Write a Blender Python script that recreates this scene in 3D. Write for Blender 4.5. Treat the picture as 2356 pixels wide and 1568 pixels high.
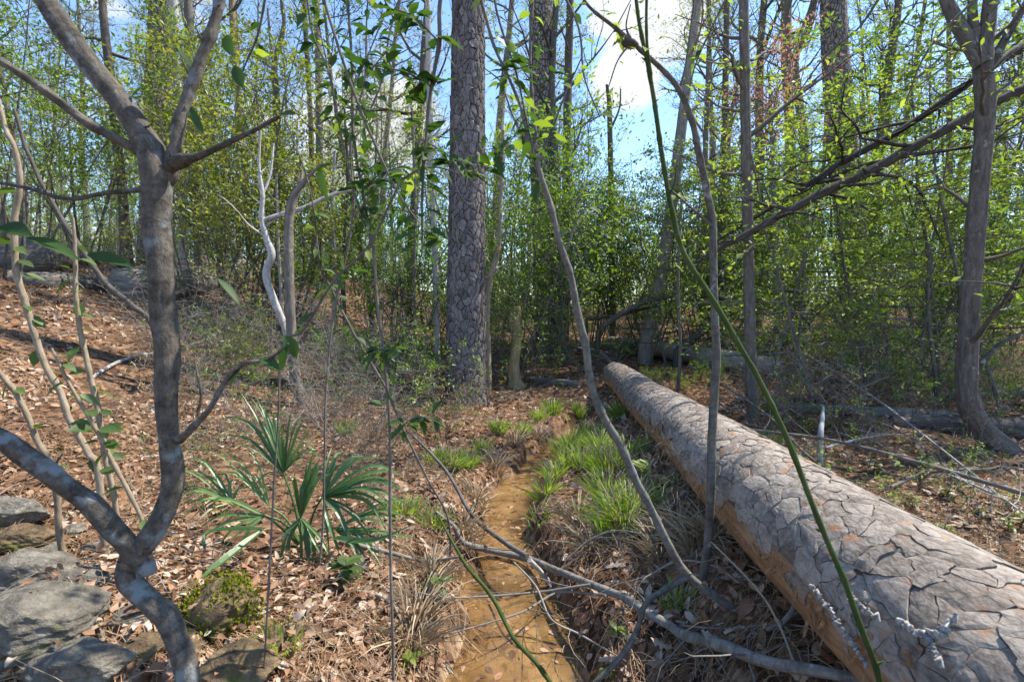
import bpy, math, random
import numpy as np
from mathutils import Matrix, Vector

scene = bpy.context.scene
for o in list(bpy.data.objects):
    bpy.data.objects.remove(o)

# ------------------------------------------------------------------ camera, sky, sun, exposure
CAM_H = 1.45
FPX = 1112.0                      # focal length in pixels of a 2356 px wide picture
CX, CY = 1178.0, 784.0
PITCH = math.atan(84.0 / FPX)
cam_data = bpy.data.cameras.new("camera")
cam = bpy.data.objects.new("camera", cam_data)
scene.collection.objects.link(cam)
cam.location = (0, 0, CAM_H)
cam.rotation_euler = (math.pi / 2 - PITCH, 0, 0)
cam_data.sensor_width = 36
cam_data.lens = 36 * FPX / 2356.0
cam_data.clip_start = 0.05
cam_data.clip_end = 2000
cam_data.dof.use_dof = True
cam_data.dof.focus_distance = 4.5
cam_data.dof.aperture_fstop = 6.3
scene.camera = cam

SUN_DIR = Vector((0.70, 0.30, 1.02)).normalized()
sun_el = math.asin(SUN_DIR.z)
sun_az = math.atan2(SUN_DIR.x, SUN_DIR.y)
world = bpy.data.worlds.new("World")
scene.world = world
world.use_nodes = True
wn, wl = world.node_tree.nodes, world.node_tree.links
wn.clear()
w_out = wn.new("ShaderNodeOutputWorld")
sky = wn.new("ShaderNodeTexSky")
sky.sky_type = 'NISHITA'
sky.sun_disc = False
sky.sun_elevation = sun_el
sky.sun_rotation = sun_az
sky.air_density = 1.0
sky.dust_density = 0.1
sky.ozone_density = 5.0
bg = wn.new("ShaderNodeBackground")
bg.inputs[1].default_value = 0.122
wl.new(sky.outputs[0], bg.inputs[0])
bgc = wn.new("ShaderNodeBackground")
bgc.inputs[0].default_value = (0.93, 0.96, 1.0, 1)
bgc.inputs[1].default_value = 0.37
mixw = wn.new("ShaderNodeMixShader")
wl.new(bg.outputs[0], mixw.inputs[1])
wl.new(bgc.outputs[0], mixw.inputs[2])
wl.new(mixw.outputs[0], w_out.inputs[0])
tc = wn.new("ShaderNodeTexCoord")
mp = wn.new("ShaderNodeMapping")
mp.inputs['Scale'].default_value = (1, 1, 1.7)
mp.inputs['Location'].default_value = (0.37, 0.1, 0.02)
wl.new(tc.outputs['Generated'], mp.inputs['Vector'])
nz = wn.new("ShaderNodeTexNoise")
nz.inputs['Scale'].default_value = 3.4
nz.inputs['Detail'].default_value = 9
nz.inputs['Roughness'].default_value = 0.56
wl.new(mp.outputs[0], nz.inputs['Vector'])


def wmath(op, a, b=None):
    n = wn.new("ShaderNodeMath")
    n.operation = op
    for i, v in enumerate((a, b)):
        if v is None:
            continue
        if isinstance(v, (int, float)):
            n.inputs[i].default_value = v
        else:
            wl.new(v, n.inputs[i])
    return n.outputs[0]


def pix_dir(px, py):
    cx, cy = (px - CX) / FPX, (CY - py) / FPX
    c, s = math.cos(PITCH), math.sin(PITCH)
    return Vector((cx, c + cy * s, -s + cy * c))


bias = None
# cumulus banks: heading, angular size (cosine distance), weight
for (px, py, rad, wgt) in ((1480, 60, 0.10, 0.36), (1560, 20, 0.08, 0.2), (1440, 190, 0.05, 0.3), (900, 250, 0.13, 0.26), (90, 230, 0.2, 0.14)):
    d = pix_dir(px, py).normalized()
    vd = wn.new("ShaderNodeVectorMath")
    vd.operation = 'DISTANCE'
    wl.new(tc.outputs['Generated'], vd.inputs[0])
    vd.inputs[1].default_value = d
    f = wmath('DIVIDE', vd.outputs['Value'], rad)
    f = wmath('MULTIPLY', f, f)
    f = wmath('MULTIPLY', f, -1.0)
    f = wmath('EXPONENT', f)
    f = wmath('MULTIPLY', f, wgt)
    bias = f if bias is None else wmath('ADD', bias, f)
tot = wmath('ADD', nz.outputs[0], bias)
ramp = wn.new("ShaderNodeMapRange")
ramp.interpolation_type = 'SMOOTHSTEP'
ramp.inputs['From Min'].default_value = 0.60
ramp.inputs['From Max'].default_value = 0.70
wl.new(tot, ramp.inputs['Value'])
# pale air towards the horizon
sep = wn.new("ShaderNodeSeparateXYZ")
wl.new(tc.outputs['Generated'], sep.inputs[0])
hz = wn.new("ShaderNodeMapRange")
hz.interpolation_type = 'SMOOTHSTEP'
hz.inputs['From Min'].default_value = 0.30
hz.inputs['From Max'].default_value = 0.0
hz.inputs['To Max'].default_value = 0.14
wl.new(sep.outputs[2], hz.inputs['Value'])
wl.new(wmath('MAXIMUM', ramp.outputs[0], hz.outputs[0]), mixw.inputs[0])

sun_data = bpy.data.lights.new("sun", 'SUN')
sun_data.energy = 3.5
sun_data.angle = math.radians(0.55)
sun_data.color = (1.0, 0.93, 0.82)
sun = bpy.data.objects.new("sun", sun_data)
scene.collection.objects.link(sun)
sun.rotation_euler = SUN_DIR.to_track_quat('Z', 'Y').to_euler()

scene.view_settings.view_transform = 'Standard'
scene.view_settings.look = 'None'
scene.view_settings.gamma = 1.0
scene.view_settings.use_curve_mapping = False
scene.view_settings.exposure = 1.55
scene.cycles.max_bounces = 10
scene.cycles.diffuse_bounces = 5
scene.cycles.transparent_max_bounces = 16

# ------------------------------------------------------------------ small maths
RNG = np.random.default_rng(11)
random.seed(5)


def sstep(a, b, x):
    t = np.clip((np.asarray(x, float) - a) / (b - a), 0, 1)
    return t * t * (3 - 2 * t)


def _hash(ix, iy, seed):
    n = (ix.astype(np.int64) * 374761393 + iy.astype(np.int64) * 668265263 + seed * 974711) & 0x7fffffff
    n = ((n ^ (n >> 13)) * 1274126177) & 0x7fffffff
    return ((n ^ (n >> 16)) & 0xffff) / 65535.0


def vnoise(x, y, seed=0):
    x = np.asarray(x, float)
    y = np.asarray(y, float)
    ix, iy = np.floor(x), np.floor(y)
    fx, fy = x - ix, y - iy
    fx = fx * fx * (3 - 2 * fx)
    fy = fy * fy * (3 - 2 * fy)
    a = _hash(ix, iy, seed)
    b = _hash(ix + 1, iy, seed)
    c = _hash(ix, iy + 1, seed)
    d = _hash(ix + 1, iy + 1, seed)
    return (a * (1 - fx) + b * fx) * (1 - fy) + (c * (1 - fx) + d * fx) * fy - 0.5


def fbm(x, y, oct=4, seed=0):
    v, a = 0, 1.0
    for i in range(oct):
        v = v + a * vnoise(np.asarray(x) * 2 ** i, np.asarray(y) * 2 ** i, seed + i)
        a *= 0.5
    return v


def at(px, py, Y):
    d = pix_dir(px, py)
    k = Y / d.y
    return np.array((d.x * k, Y, CAM_H + d.z * k))


def on_plane(px, py, z):
    d = pix_dir(px, py)
    k = (z - CAM_H) / d.z
    return np.array((d.x * k, d.y * k, z))


# ------------------------------------------------------------------ the fallen log's axis (needed by the ground)
def edge_plane(p, q):
    a, b = pix_dir(*p), pix_dir(*q)
    return a.cross(b).normalized()


_n1 = edge_plane((1400, 888), (1950, 1568))     # lower left edge
_n2 = edge_plane((1420, 832), (2356, 1310))     # upper right edge
_cen = pix_dir(2100, 1350)
if _n1.dot(_cen) < 0:
    _n1 = -_n1
if _n2.dot(_cen) < 0:
    _n2 = -_n2


def log_r(Y):
    return 0.285 - 0.012 * Y


def log_axis(Y):
    r = log_r(Y)
    A = np.array(((_n1.x, _n1.z), (_n2.x, _n2.z)))
    B = np.array((r - _n1.y * Y + _n1.z * CAM_H, r - _n2.y * Y + _n2.z * CAM_H))
    x, z = np.linalg.solve(A, B)
    return x, z


_lY = np.linspace(0.4, 8.2, 60)
_lX = np.array([log_axis(y)[0] for y in _lY])
_lZ = np.array([log_axis(y)[1] for y in _lY])
LOG_FAR = 7.6

WATER_Z = -0.22
creek_px = [(1175, 1568, 320), (1175, 1508, 295), (1183, 1408, 240), (1166, 1333, 195), (1168, 1283, 118), (1160, 1198, 115),
            (1185, 1130, 88), (1230, 1083, 66), (1262, 1040, 48), (1310, 1000, 30), (1370, 960, 16)]
_cy, _cx, _cw = [0.0, 1.2], [0.02, 0.0], [0.5, 0.55]
for (px, py, w) in creek_px:
    p = on_plane(px, py, WATER_Z)
    _cy.append(p[1])
    _cx.append(p[0])
    _cw.append(1.02 * w / FPX * p[1])
_cy, _cx, _cw = np.array(_cy), np.array(_cx), np.array(_cw)


def H(x, y):
    x = np.asarray(x, float)
    y = np.asarray(y, float)
    L = np.clip(-x - 0.75, 0, None)
    z = 2.25 * sstep(0, 9.5, L) * (0.55 + 0.45 * sstep(0, 5, y))
    z = z + 0.75 * sstep(7, 22, y) + 0.25 * sstep(2.2, 6, x) * sstep(3, 9, y)
    z = z + 0.30 * np.exp(-((x + 1.45) ** 2 / 0.5 + (y - 1.55) ** 2 / 0.5))
    z = z + 0.16 * fbm(x * 0.45, y * 0.45, 3, 3) + 0.07 * fbm(x * 1.7, y * 1.7, 3, 9)
    # bed of the fallen log
    lx = np.interp(y, _lY, _lX)
    lz = np.interp(y, _lY, _lZ) - (0.285 - 0.012 * y)
    dl = x - lx
    wgt = np.exp(-(np.clip(np.abs(dl) - 0.12, 0, None) / 0.34) ** 2) * (1 - sstep(7.4, 9, y)) * sstep(-0.5, 0.6, y)
    z = z * (1 - wgt) + (lz + 0.05) * wgt
    # the creek channel
    cxx = np.interp(y, _cy, _cx) + 0.05 * vnoise(y * 3, y * 0 + 2.2, 5)
    cw = np.interp(y, _cy, _cw) * (1 + 0.5 * vnoise(y * 4.1, x * 1.5, 7))
    d = np.abs(x - cxx)
    ch = (1 - sstep(cw * 0.42, cw * 0.5 + 0.16, d)) * (1 - sstep(6.2, 7.6, y))
    bed = -0.275 + 0.02 * fbm(x * 5, y * 5, 2, 21)
    z = z * (1 - ch) + bed * ch
    # soft lower banks
    ch2 = np.exp(-(np.clip(d - cw * 0.5, 0, None) / 0.30) ** 2) * (1 - sstep(6.0, 8, y)) * (1 - ch)
    z = z - ch2 * np.clip(z + 0.16, 0, 0.5) * 0.55
    return z


def Hs(x, y):
    return float(H(np.array([x]), np.array([y]))[0])


def G(px, py):
    """Where the line of sight through a picture point meets the ground."""
    d = pix_dir(px, py)
    ys = np.concatenate((np.linspace(0.5, 12, 1200), np.linspace(12, 90, 1500)))
    xs, zs = d.x / d.y * ys, CAM_H + d.z / d.y * ys
    h = H(xs, ys)
    i = int(np.argmax(zs <= h)) if np.any(zs <= h) else len(ys) - 1
    return np.array((xs[i], ys[i], h[i]))


# ------------------------------------------------------------------ mesh collecting
class Geo:
    def __init__(s):
        s.V, s.T, s.tintT, s.B, s.mT, s.n = [], [], [], [], [], 0

    def add(s, V, F, tint=0.5, bk=None, mat=0):
        V = np.asarray(V, float).reshape(-1, 3)
        F = np.asarray(F, np.int64)
        if F.size == 0:
            return
        if F.shape[1] == 4:
            F2 = np.concatenate((F[:, :3], F[:, [0, 2, 3]]))
            t = np.broadcast_to(np.asarray(tint, float), (len(F),))
            t = np.concatenate((t, t))
        else:
            F2 = F
            t = np.broadcast_to(np.asarray(tint, float), (len(F),))
        s.V.append(V)
        s.T.append(F2 + s.n)
        s.tintT.append(t)
        s.mT.append(np.full(len(F2), mat))
        s.B.append(np.zeros((len(V), 3)) if bk is None else bk)
        s.n += len(V)

    def extend(s, other, M=None, origin=None):
        for V, T, t, B, m in zip(other.V, other.T, other.tintT, other.B, other.mT):
            pass

    def mesh(s, name, mats, origin=(0, 0, 0), smooth=True):
        me = bpy.data.meshes.new(name)
        V = np.concatenate(s.V) - np.asarray(origin, float)
        T = np.concatenate(s.T)
        me.vertices.add(len(V))
        me.vertices.foreach_set("co", V.astype(np.float32).ravel())
        me.loops.add(len(T) * 3)
        me.loops.foreach_set("vertex_index", T.astype(np.int32).ravel())
        me.polygons.add(len(T))
        me.polygons.foreach_set("loop_start", np.arange(0, len(T) * 3, 3, dtype=np.int32))
        try:
            me.polygons.foreach_set("loop_total", np.full(len(T), 3, np.int32))
        except Exception:
            pass
        for m in (mats if isinstance(mats, (list, tuple)) else [mats]):
            me.materials.append(m)
        me.polygons.foreach_set("material_index", np.concatenate(s.mT).astype(np.int32))
        a = me.attributes.new("tint", 'FLOAT', 'FACE')
        a.data.foreach_set("value", np.concatenate(s.tintT).astype(np.float32))
        b = me.attributes.new("bk", 'FLOAT_VECTOR', 'POINT')
        b.data.foreach_set("vector", np.concatenate(s.B).astype(np.float32).ravel())
        me.update(calc_edges=True)
        me.polygons.foreach_set("use_smooth", np.full(len(T), smooth, bool))
        return me

    def build(s, name, mats, parent=None, origin=(0, 0, 0), smooth=True, kind=None):
        o = bpy.data.objects.new(name, s.mesh(name, mats, origin, smooth))
        scene.collection.objects.link(o)
        if parent is not None:
            o.parent = parent
        elif tuple(origin) != (0, 0, 0):
            o.location = origin
        if kind:
            o["kind"] = kind
        return o


def thing(name, label, cat, loc=(0, 0, 0), group=None):
    o = bpy.data.objects.new(name, None)
    scene.collection.objects.link(o)
    o.location = Vector([float(v) for v in loc])
    o.empty_display_size = 0.1
    o["label"] = label
    o["category"] = cat
    if group:
        o["group"] = group
    return o


def tag(o, label, cat, group=None):
    o["label"] = label
    o["category"] = cat
    if group:
        o["group"] = group
    return o


def copy_tree(o, parent=None):
    c = o.copy()
    scene.collection.objects.link(c)
    if parent is not None:
        c.parent = parent
    for ch in list(o.children):
        copy_tree(ch, c)
    return c


def smooth_path(P, R=None, n=8):
    """Catmull-Rom through the control points."""
    P = np.asarray(P, float)
    if len(P) < 3:
        t = np.linspace(0, 1, n)[:, None]
        Q = P[0] * (1 - t) + P[-1] * t
        return (Q, np.interp(t[:, 0], [0, 1], [R[0], R[-1]])) if R is not None else Q
    E = np.vstack((2 * P[0] - P[1], P, 2 * P[-1] - P[-2]))
    out, rr = [], []
    for i in range(len(P) - 1):
        p0, p1, p2, p3 = E[i], E[i + 1], E[i + 2], E[i + 3]
        ts = np.linspace(0, 1, n, endpoint=(i == len(P) - 2))[:, None]
        out.append(0.5 * ((2 * p1) + (-p0 + p2) * ts + (2 * p0 - 5 * p1 + 4 * p2 - p3) * ts ** 2 + (-p0 + 3 * p1 - 3 * p2 + p3) * ts ** 3))
        if R is not None:
            rr.append(R[i] * (1 - ts[:, 0]) + R[i + 1] * ts[:, 0])
    Q = np.vstack(out)
    return (Q, np.concatenate(rr)) if R is not None else Q


def tube(g, P, R, sides=6, tint=0.5, lump=0.0, cap=False, mat=0, seed=0, rot=0.0):
    P = np.asarray(P, float)
    R = np.broadcast_to(np.asarray(R, float), (len(P),))
    n = len(P)
    T = np.gradient(P, axis=0)
    T /= np.linalg.norm(T, axis=1)[:, None] + 1e-12
    u = np.cross(T[0], (0, 0, 1.0))
    if np.linalg.norm(u) < 0.2:
        u = np.cross(T[0], (0, 1.0, 0))
    u /= np.linalg.norm(u)
    U = np.empty((n, 3))
    for i in range(n):
        u = u - T[i] * np.dot(u, T[i])
        u = u / (np.linalg.norm(u) + 1e-12)
        U[i] = u
    W = np.cross(T, U)
    th = np.linspace(0, 2 * math.pi, sides, endpoint=False) + rot
    c, s_ = np.cos(th), np.sin(th)
    S = np.concatenate(((0,), np.cumsum(np.linalg.norm(np.diff(P, axis=0), axis=1))))
    RR = np.repeat(R[:, None], sides, 1)
    if lump:
        rm = float(np.mean(R)) + 1e-6
        RR = RR * (1 + lump * 2 * vnoise(c[None, :] * 1.6 + S[:, None] / rm * 0.33 + seed * 7.1, s_[None, :] * 1.6 - S[:, None] / rm * 0.21, seed))
    V = P[:, None, :] + RR[..., None] * (c[None, :, None] * U[:, None, :] + s_[None, :, None] * W[:, None, :])
    bk = np.stack((RR * c, RR * s_, np.repeat(S[:, None], sides, 1)), -1) + (seed * 1.37 % 5)
    i = np.arange(n - 1)[:, None] * sides
    j = np.arange(sides)[None, :]
    j2 = (j + 1) % sides
    F = np.stack((i + j, i + j2, i + sides + j2, i + sides + j), -1).reshape(-1, 4)
    V = V.reshape(-1, 3)
    bk = bk.reshape(-1, 3)
    g.add(V, F, tint, bk, mat)
    if cap:
        for end in (0, n - 1):
            ring = V[end * sides:(end + 1) * sides]
            cen = P[end] + (T[end] if end else -T[end]) * R[end] * 0.08
            VV = np.vstack((ring, cen))
            k = np.arange(sides)
            FF = np.stack((k, (k + 1) % sides, np.full(sides, sides)), -1)
            if end == 0:
                FF = FF[:, ::-1]
            g.add(VV, FF, tint, np.vstack((bk[end * sides:(end + 1) * sides], np.zeros(3))), mat if not isinstance(cap, tuple) else cap[0])


def px_path(pts, n=7):
    """[(px, py, Y, width_px)] -> smooth 3-D path and radii."""
    P = [at(a, b, Y) for a, b, Y, w in pts]
    R = [w * Y / FPX / 2 for a, b, Y, w in pts]
    return smooth_path(P, R, n)


def unit(v):
    v = np.asarray(v, float)
    return v / (np.linalg.norm(v, axis=-1, keepdims=True) + 1e-12)


def leaves(g, pos, axis, up, L, W, fold=0.12, droop=0.1, tint=0.5, mat=0, hi=False):
    """Folded leaf blades: 2 triangles each, or 8 with hi."""
    pos, axis, up = np.asarray(pos, float), unit(axis), np.asarray(up, float)
    n = len(pos)
    if n == 0:
        return
    L = np.broadcast_to(np.asarray(L, float), (n,))[:, None]
    W = np.broadcast_to(np.asarray(W, float), (n,))[:, None]
    side = unit(np.cross(axis, up))
    up = np.cross(side, axis)
    if not hi:
        v = np.stack((pos, pos + axis * L * 0.45 + side * W * 0.5 + up * L * fold, pos + axis * L - up * L * droop, pos + axis * L * 0.45 - side * W * 0.5 + up * L * fold), 1)
        b = np.arange(n)[:, None] * 4
        F = np.concatenate((b + np.array((0, 1, 2)), b + np.array((0, 2, 3))))
        t = np.tile(np.broadcast_to(np.asarray(tint, float), (n,)), 2)
    else:
        def pt(a, s, u):
            return pos + axis * L * a + side * W * s + up * L * u
        v = np.stack((pos, pt(.35, 0, 0.0), pt(.7, 0, -droop * .35), pt(1, 0, -droop),
                      pt(.28, .46, fold), pt(.66, .36, fold - droop * .4), pt(.28, -.46, fold), pt(.66, -.36, fold - droop * .4)), 1)
        b = np.arange(n)[:, None] * 8
        fs = ((0, 1, 4), (1, 5, 4), (1, 2, 5), (2, 3, 5), (0, 6, 1), (1, 6, 7), (1, 7, 2), (2, 7, 3))
        F = np.concatenate([b + np.array(f) for f in fs])
        t = np.tile(np.broadcast_to(np.asarray(tint, float), (n,)), 8)
    g.add(v.reshape(-1, 3), F, t, None, mat)


# ------------------------------------------------------------------ materials
def new_mat(name):
    m = bpy.data.materials.new(name)
    m.use_nodes = True
    nt = m.node_tree
    nt.nodes.clear()
    out = nt.nodes.new("ShaderNodeOutputMaterial")
    return m, nt, nt.nodes, nt.links, out


def ramp_node(N, stops):
    r = N.new("ShaderNodeValToRGB")
    e = r.color_ramp.elements
    while len(e) < len(stops):
        e.new(0.5)
    for k, (p, c) in enumerate(stops):
        e[k].position = p
        e[k].color = (c[0], c[1], c[2], 1)
    return r


def math_node(N, Lk, op, a, b=None, clamp=False):
    n = N.new("ShaderNodeMath")
    n.operation = op
    n.use_clamp = clamp
    for i, v in enumerate((a, b)):
        if v is None:
            continue
        if isinstance(v, (int, float)):
            n.inputs[i].default_value = v
        else:
            Lk.new(v, n.inputs[i])
    return n.outputs[0]


def leaf_mat(name, cols, trans=0.42, gloss=0.06, rough=0.45, tcol=(1.65, 1.75, 0.75), objrand=0.35):
    """Leaf: diffuse + translucent + a little shine; the hue goes with the blade (tint) and with the plant."""
    m, nt, N, Lk, out = new_mat(name)
    a = N.new("ShaderNodeAttribute")
    a.attribute_name = "tint"
    oi = N.new("ShaderNodeObjectInfo")
    f = math_node(N, Lk, 'ADD', a.outputs['Fac'], math_node(N, Lk, 'MULTIPLY', math_node(N, Lk, 'SUBTRACT', oi.outputs['Random'], 0.5), objrand), True)
    r = ramp_node(N, [(i / max(1, len(cols) - 1), c) for i, c in enumerate(cols)])
    Lk.new(f, r.inputs[0])
    d = N.new("ShaderNodeBsdfDiffuse")
    Lk.new(r.outputs[0], d.inputs[0])
    t = N.new("ShaderNodeBsdfTranslucent")
    mx = N.new("ShaderNodeMix")
    mx.data_type = 'RGBA'
    mx.blend_type = 'MULTIPLY'
    mx.inputs[0].default_value = 1.0
    Lk.new(r.outputs[0], mx.inputs[6])
    mx.inputs[7].default_value = (tcol[0], tcol[1], tcol[2], 1)
    Lk.new(mx.outputs[2], t.inputs[0])
    s1 = N.new("ShaderNodeMixShader")
    s1.inputs[0].default_value = trans
    Lk.new(d.outputs[0], s1.inputs[1])
    Lk.new(t.outputs[0], s1.inputs[2])
    gl = N.new("ShaderNodeBsdfGlossy")
    gl.inputs['Roughness'].default_value = rough
    gl.inputs[0].default_value = (1, 1, 1, 1)
    s2 = N.new("ShaderNodeMixShader")
    s2.inputs[0].default_value = gloss
    Lk.new(s1.outputs[0], s2.inputs[1])
    Lk.new(gl.outputs[0], s2.inputs[2])
    Lk.new(s2.outputs[0], out.inputs[0])
    return m


def bark_mat(name, cols, scale=(9, 9, 2.2), bump=0.5, dist=0.02, bands=0.0, lichen=None, rough=0.92, plates=False, objvar=True):
    """Bark in coordinates that run round and along the stem (attribute bk)."""
    m, nt, N, Lk, out = new_mat(name)
    a = N.new("ShaderNodeAttribute")
    a.attribute_name = "bk"
    mpn = N.new("ShaderNodeMapping")
    mpn.inputs['Scale'].default_value = scale
    Lk.new(a.outputs['Vector'], mpn.inputs[0])
    nz = N.new("ShaderNodeTexNoise")
    nz.inputs['Scale'].default_value = 1.0
    nz.inputs['Detail'].default_value = 7
    nz.inputs['Roughness'].default_value = 0.65
    Lk.new(mpn.outputs[0], nz.inputs['Vector'])
    nf = N.new("ShaderNodeTexNoise")
    nf.inputs['Scale'].default_value = 4.6
    nf.inputs['Detail'].default_value = 6
    nf.inputs['Roughness'].default_value = 0.72
    Lk.new(mpn.outputs[0], nf.inputs['Vector'])
    h = math_node(N, Lk, 'ADD', math_node(N, Lk, 'MULTIPLY', nz.outputs[0], 0.6), math_node(N, Lk, 'MULTIPLY', nf.outputs[0], 0.4))
    if plates:
        vo = N.new("ShaderNodeTexVoronoi")
        vo.feature = 'DISTANCE_TO_EDGE'
        vo.inputs['Scale'].default_value = 1.0
        wv = N.new("ShaderNodeVectorMath")
        wv.operation = 'ADD'
        nv = N.new("ShaderNodeVectorMath")
        nv.operation = 'SCALE'
        nv.inputs['Scale'].default_value = 0.55
        Lk.new(nz.outputs['Color'], nv.inputs[0])
        Lk.new(mpn.outputs[0], wv.inputs[0])
        Lk.new(nv.outputs[0], wv.inputs[1])
        Lk.new(wv.outputs[0], vo.inputs['Vector'])
        e = math_node(N, Lk, 'MULTIPLY', vo.outputs['Distance'], 6.0, True)
        h = math_node(N, Lk, 'ADD', math_node(N, Lk, 'MULTIPLY', e, plates), math_node(N, Lk, 'MULTIPLY', h, 1.07 - plates))
    col_in = h
    if objvar:
        oi = N.new("ShaderNodeObjectInfo")
        gi = N.new("ShaderNodeNewGeometry")
        v = math_node(N, Lk, 'ADD', math_node(N, Lk, 'MULTIPLY', oi.outputs['Random'], 0.16), math_node(N, Lk, 'MULTIPLY', gi.outputs['Random Per Island'], 0.12))
        col_in = math_node(N, Lk, 'ADD', h, math_node(N, Lk, 'SUBTRACT', v, 0.14), True)
    r = ramp_node(N, [(0.34 + 0.34 * i / max(1, len(cols) - 1), c) for i, c in enumerate(cols)])
    Lk.new(col_in, r.inputs[0])
    colour = r.outputs[0]

    def blend(colour, fac, c2):
        mx = N.new("ShaderNodeMix")
        mx.data_type = 'RGBA'
        Lk.new(fac, mx.inputs[0])
        Lk.new(colour, mx.inputs[6])
        mx.inputs[7].default_value = (c2[0], c2[1], c2[2], 1)
        return mx.outputs[2]
    if bands:
        mb = N.new("ShaderNodeMapping")
        mb.inputs['Scale'].default_value = (10, 10, 34)
        Lk.new(a.outputs['Vector'], mb.inputs[0])
        nb = N.new("ShaderNodeTexNoise")
        nb.inputs['Scale'].default_value = 1.6
        nb.inputs['Detail'].default_value = 4
        Lk.new(mb.outputs[0], nb.inputs['Vector'])
        f = N.new("ShaderNodeMapRange")
        f.inputs['From Min'].default_value = 0.52
        f.inputs['From Max'].default_value = 0.62
        f.inputs['To Max'].default_value = bands
        Lk.new(nb.outputs[0], f.inputs['Value'])
        colour = blend(colour, f.outputs[0], [c * 0.35 for c in cols[0]])
    if lichen:
        nl = N.new("ShaderNodeTexNoise")
        nl.inputs['Scale'].default_value = lichen[1]
        nl.inputs['Detail'].default_value = 6
        nl.inputs['Roughness'].default_value = 0.6
        Lk.new(a.outputs['Vector'], nl.inputs['Vector'])
        f = N.new("ShaderNodeMapRange")
        f.inputs['From Min'].default_value = lichen[2]
        f.inputs['From Max'].default_value = lichen[2] + 0.09
        f.inputs['To Max'].default_value = 0.85
        Lk.new(nl.outputs[0], f.inputs['Value'])
        colour = blend(colour, f.outputs[0], lichen[0])
    p = N.new("ShaderNodeBsdfPrincipled")
    p.inputs['Roughness'].default_value = rough
    p.inputs['Specular IOR Level'].default_value = 0.2
    Lk.new(colour, p.inputs['Base Color'])
    bp = N.new("ShaderNodeBump")
    bp.inputs['Strength'].default_value = bump
    bp.inputs['Distance'].default_value = dist
    Lk.new(h, bp.inputs['Height'])
    Lk.new(bp.outputs[0], p.inputs['Normal'])
    Lk.new(p.outputs[0], out.inputs[0])
    return m


def noise_mat(name, cols, scale=3.0, detail=8, bump=0.5, dist=0.02, rough=0.95, extra=None):
    m, nt, N, Lk, out = new_mat(name)
    t = N.new("ShaderNodeTexCoord")
    nz = N.new("ShaderNodeTexNoise")
    nz.inputs['Scale'].default_value = scale
    nz.inputs['Detail'].default_value = detail
    nz.inputs['Roughness'].default_value = 0.68
    Lk.new(t.outputs['Object'], nz.inputs['Vector'])
    r = ramp_node(N, [(0.34 + 0.32 * i / max(1, len(cols) - 1), c) for i, c in enumerate(cols)])
    Lk.new(nz.outputs[0], r.inputs[0])
    colour = r.outputs[0]
    for (c2, sc, lo, amt) in (extra or []):
        n2 = N.new("ShaderNodeTexNoise")
        n2.inputs['Scale'].default_value = sc
        n2.inputs['Detail'].default_value = 7
        n2.inputs['Roughness'].default_value = 0.65
        Lk.new(t.outputs['Object'], n2.inputs['Vector'])
        f = N.new("ShaderNodeMapRange")
        f.inputs['From Min'].default_value = lo
        f.inputs['From Max'].default_value = lo + 0.08
        f.inputs['To Max'].default_value = amt
        Lk.new(n2.outputs[0], f.inputs['Value'])
        mx = N.new("ShaderNodeMix")
        mx.data_type = 'RGBA'
        Lk.new(f.outputs[0], mx.inputs[0])
        Lk.new(colour, mx.inputs[6])
        mx.inputs[7].default_value = (c2[0], c2[1], c2[2], 1)
        colour = mx.outputs[2]
    p = N.new("ShaderNodeBsdfPrincipled")
    p.inputs['Roughness'].default_value = rough
    p.inputs['Specular IOR Level'].default_value = 0.25
    Lk.new(colour, p.inputs['Base Color'])
    bp = N.new("ShaderNodeBump")
    bp.inputs['Strength'].default_value = bump
    bp.inputs['Distance'].default_value = dist
    Lk.new(nz.outputs[0], bp.inputs['Height'])
    Lk.new(bp.outputs[0], p.inputs['Normal'])
    Lk.new(p.outputs[0], out.inputs[0])
    return m


M_spring = leaf_mat("leaf_spring", [(0.085, 0.135, 0.022), (0.155, 0.215, 0.035), (0.25, 0.30, 0.06)], 0.52, 0.03)
M_ever = leaf_mat("leaf_evergreen", [(0.04, 0.075, 0.018), (0.075, 0.125, 0.028), (0.13, 0.18, 0.045)], 0.38, 0.025, 0.55)
M_holly = leaf_mat("leaf_bright_holly", [(0.06, 0.11, 0.017), (0.11, 0.18, 0.028), (0.18, 0.25, 0.045)], 0.48, 0.03, 0.45)
M_olive = leaf_mat("leaf_olive", [(0.10, 0.135, 0.02), (0.165, 0.20, 0.032), (0.26, 0.225, 0.045)], 0.5, 0.03)
M_yellow = leaf_mat("leaf_young_yellow", [(0.13, 0.17, 0.035), (0.22, 0.24, 0.06), (0.32, 0.28, 0.10)], 0.5, 0.03)
M_red = leaf_mat("leaf_maple_red", [(0.30, 0.16, 0.13), (0.36, 0.23, 0.18), (0.28, 0.24, 0.11)], 0.45, 0.03, tcol=(1.4, 1.0, 0.8))
M_needle = leaf_mat("pine_needle", [(0.04, 0.08, 0.03), (0.07, 0.12, 0.04), (0.12, 0.165, 0.055)], 0.3, 0.03)
M_dark = leaf_mat("leaf_dark_near", [(0.02, 0.05, 0.012), (0.04, 0.085, 0.018), (0.07, 0.12, 0.022)], 0.4, 0.02, 0.6)
M_palm = leaf_mat("palmetto_leaf", [(0.04, 0.095, 0.026), (0.075, 0.155, 0.04), (0.16, 0.24, 0.07)], 0.3, 0.04, 0.45)
M_grass = leaf_mat("grass_blade", [(0.09, 0.15, 0.02), (0.15, 0.25, 0.03), (0.27, 0.33, 0.08)], 0.42, 0.03)
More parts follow.
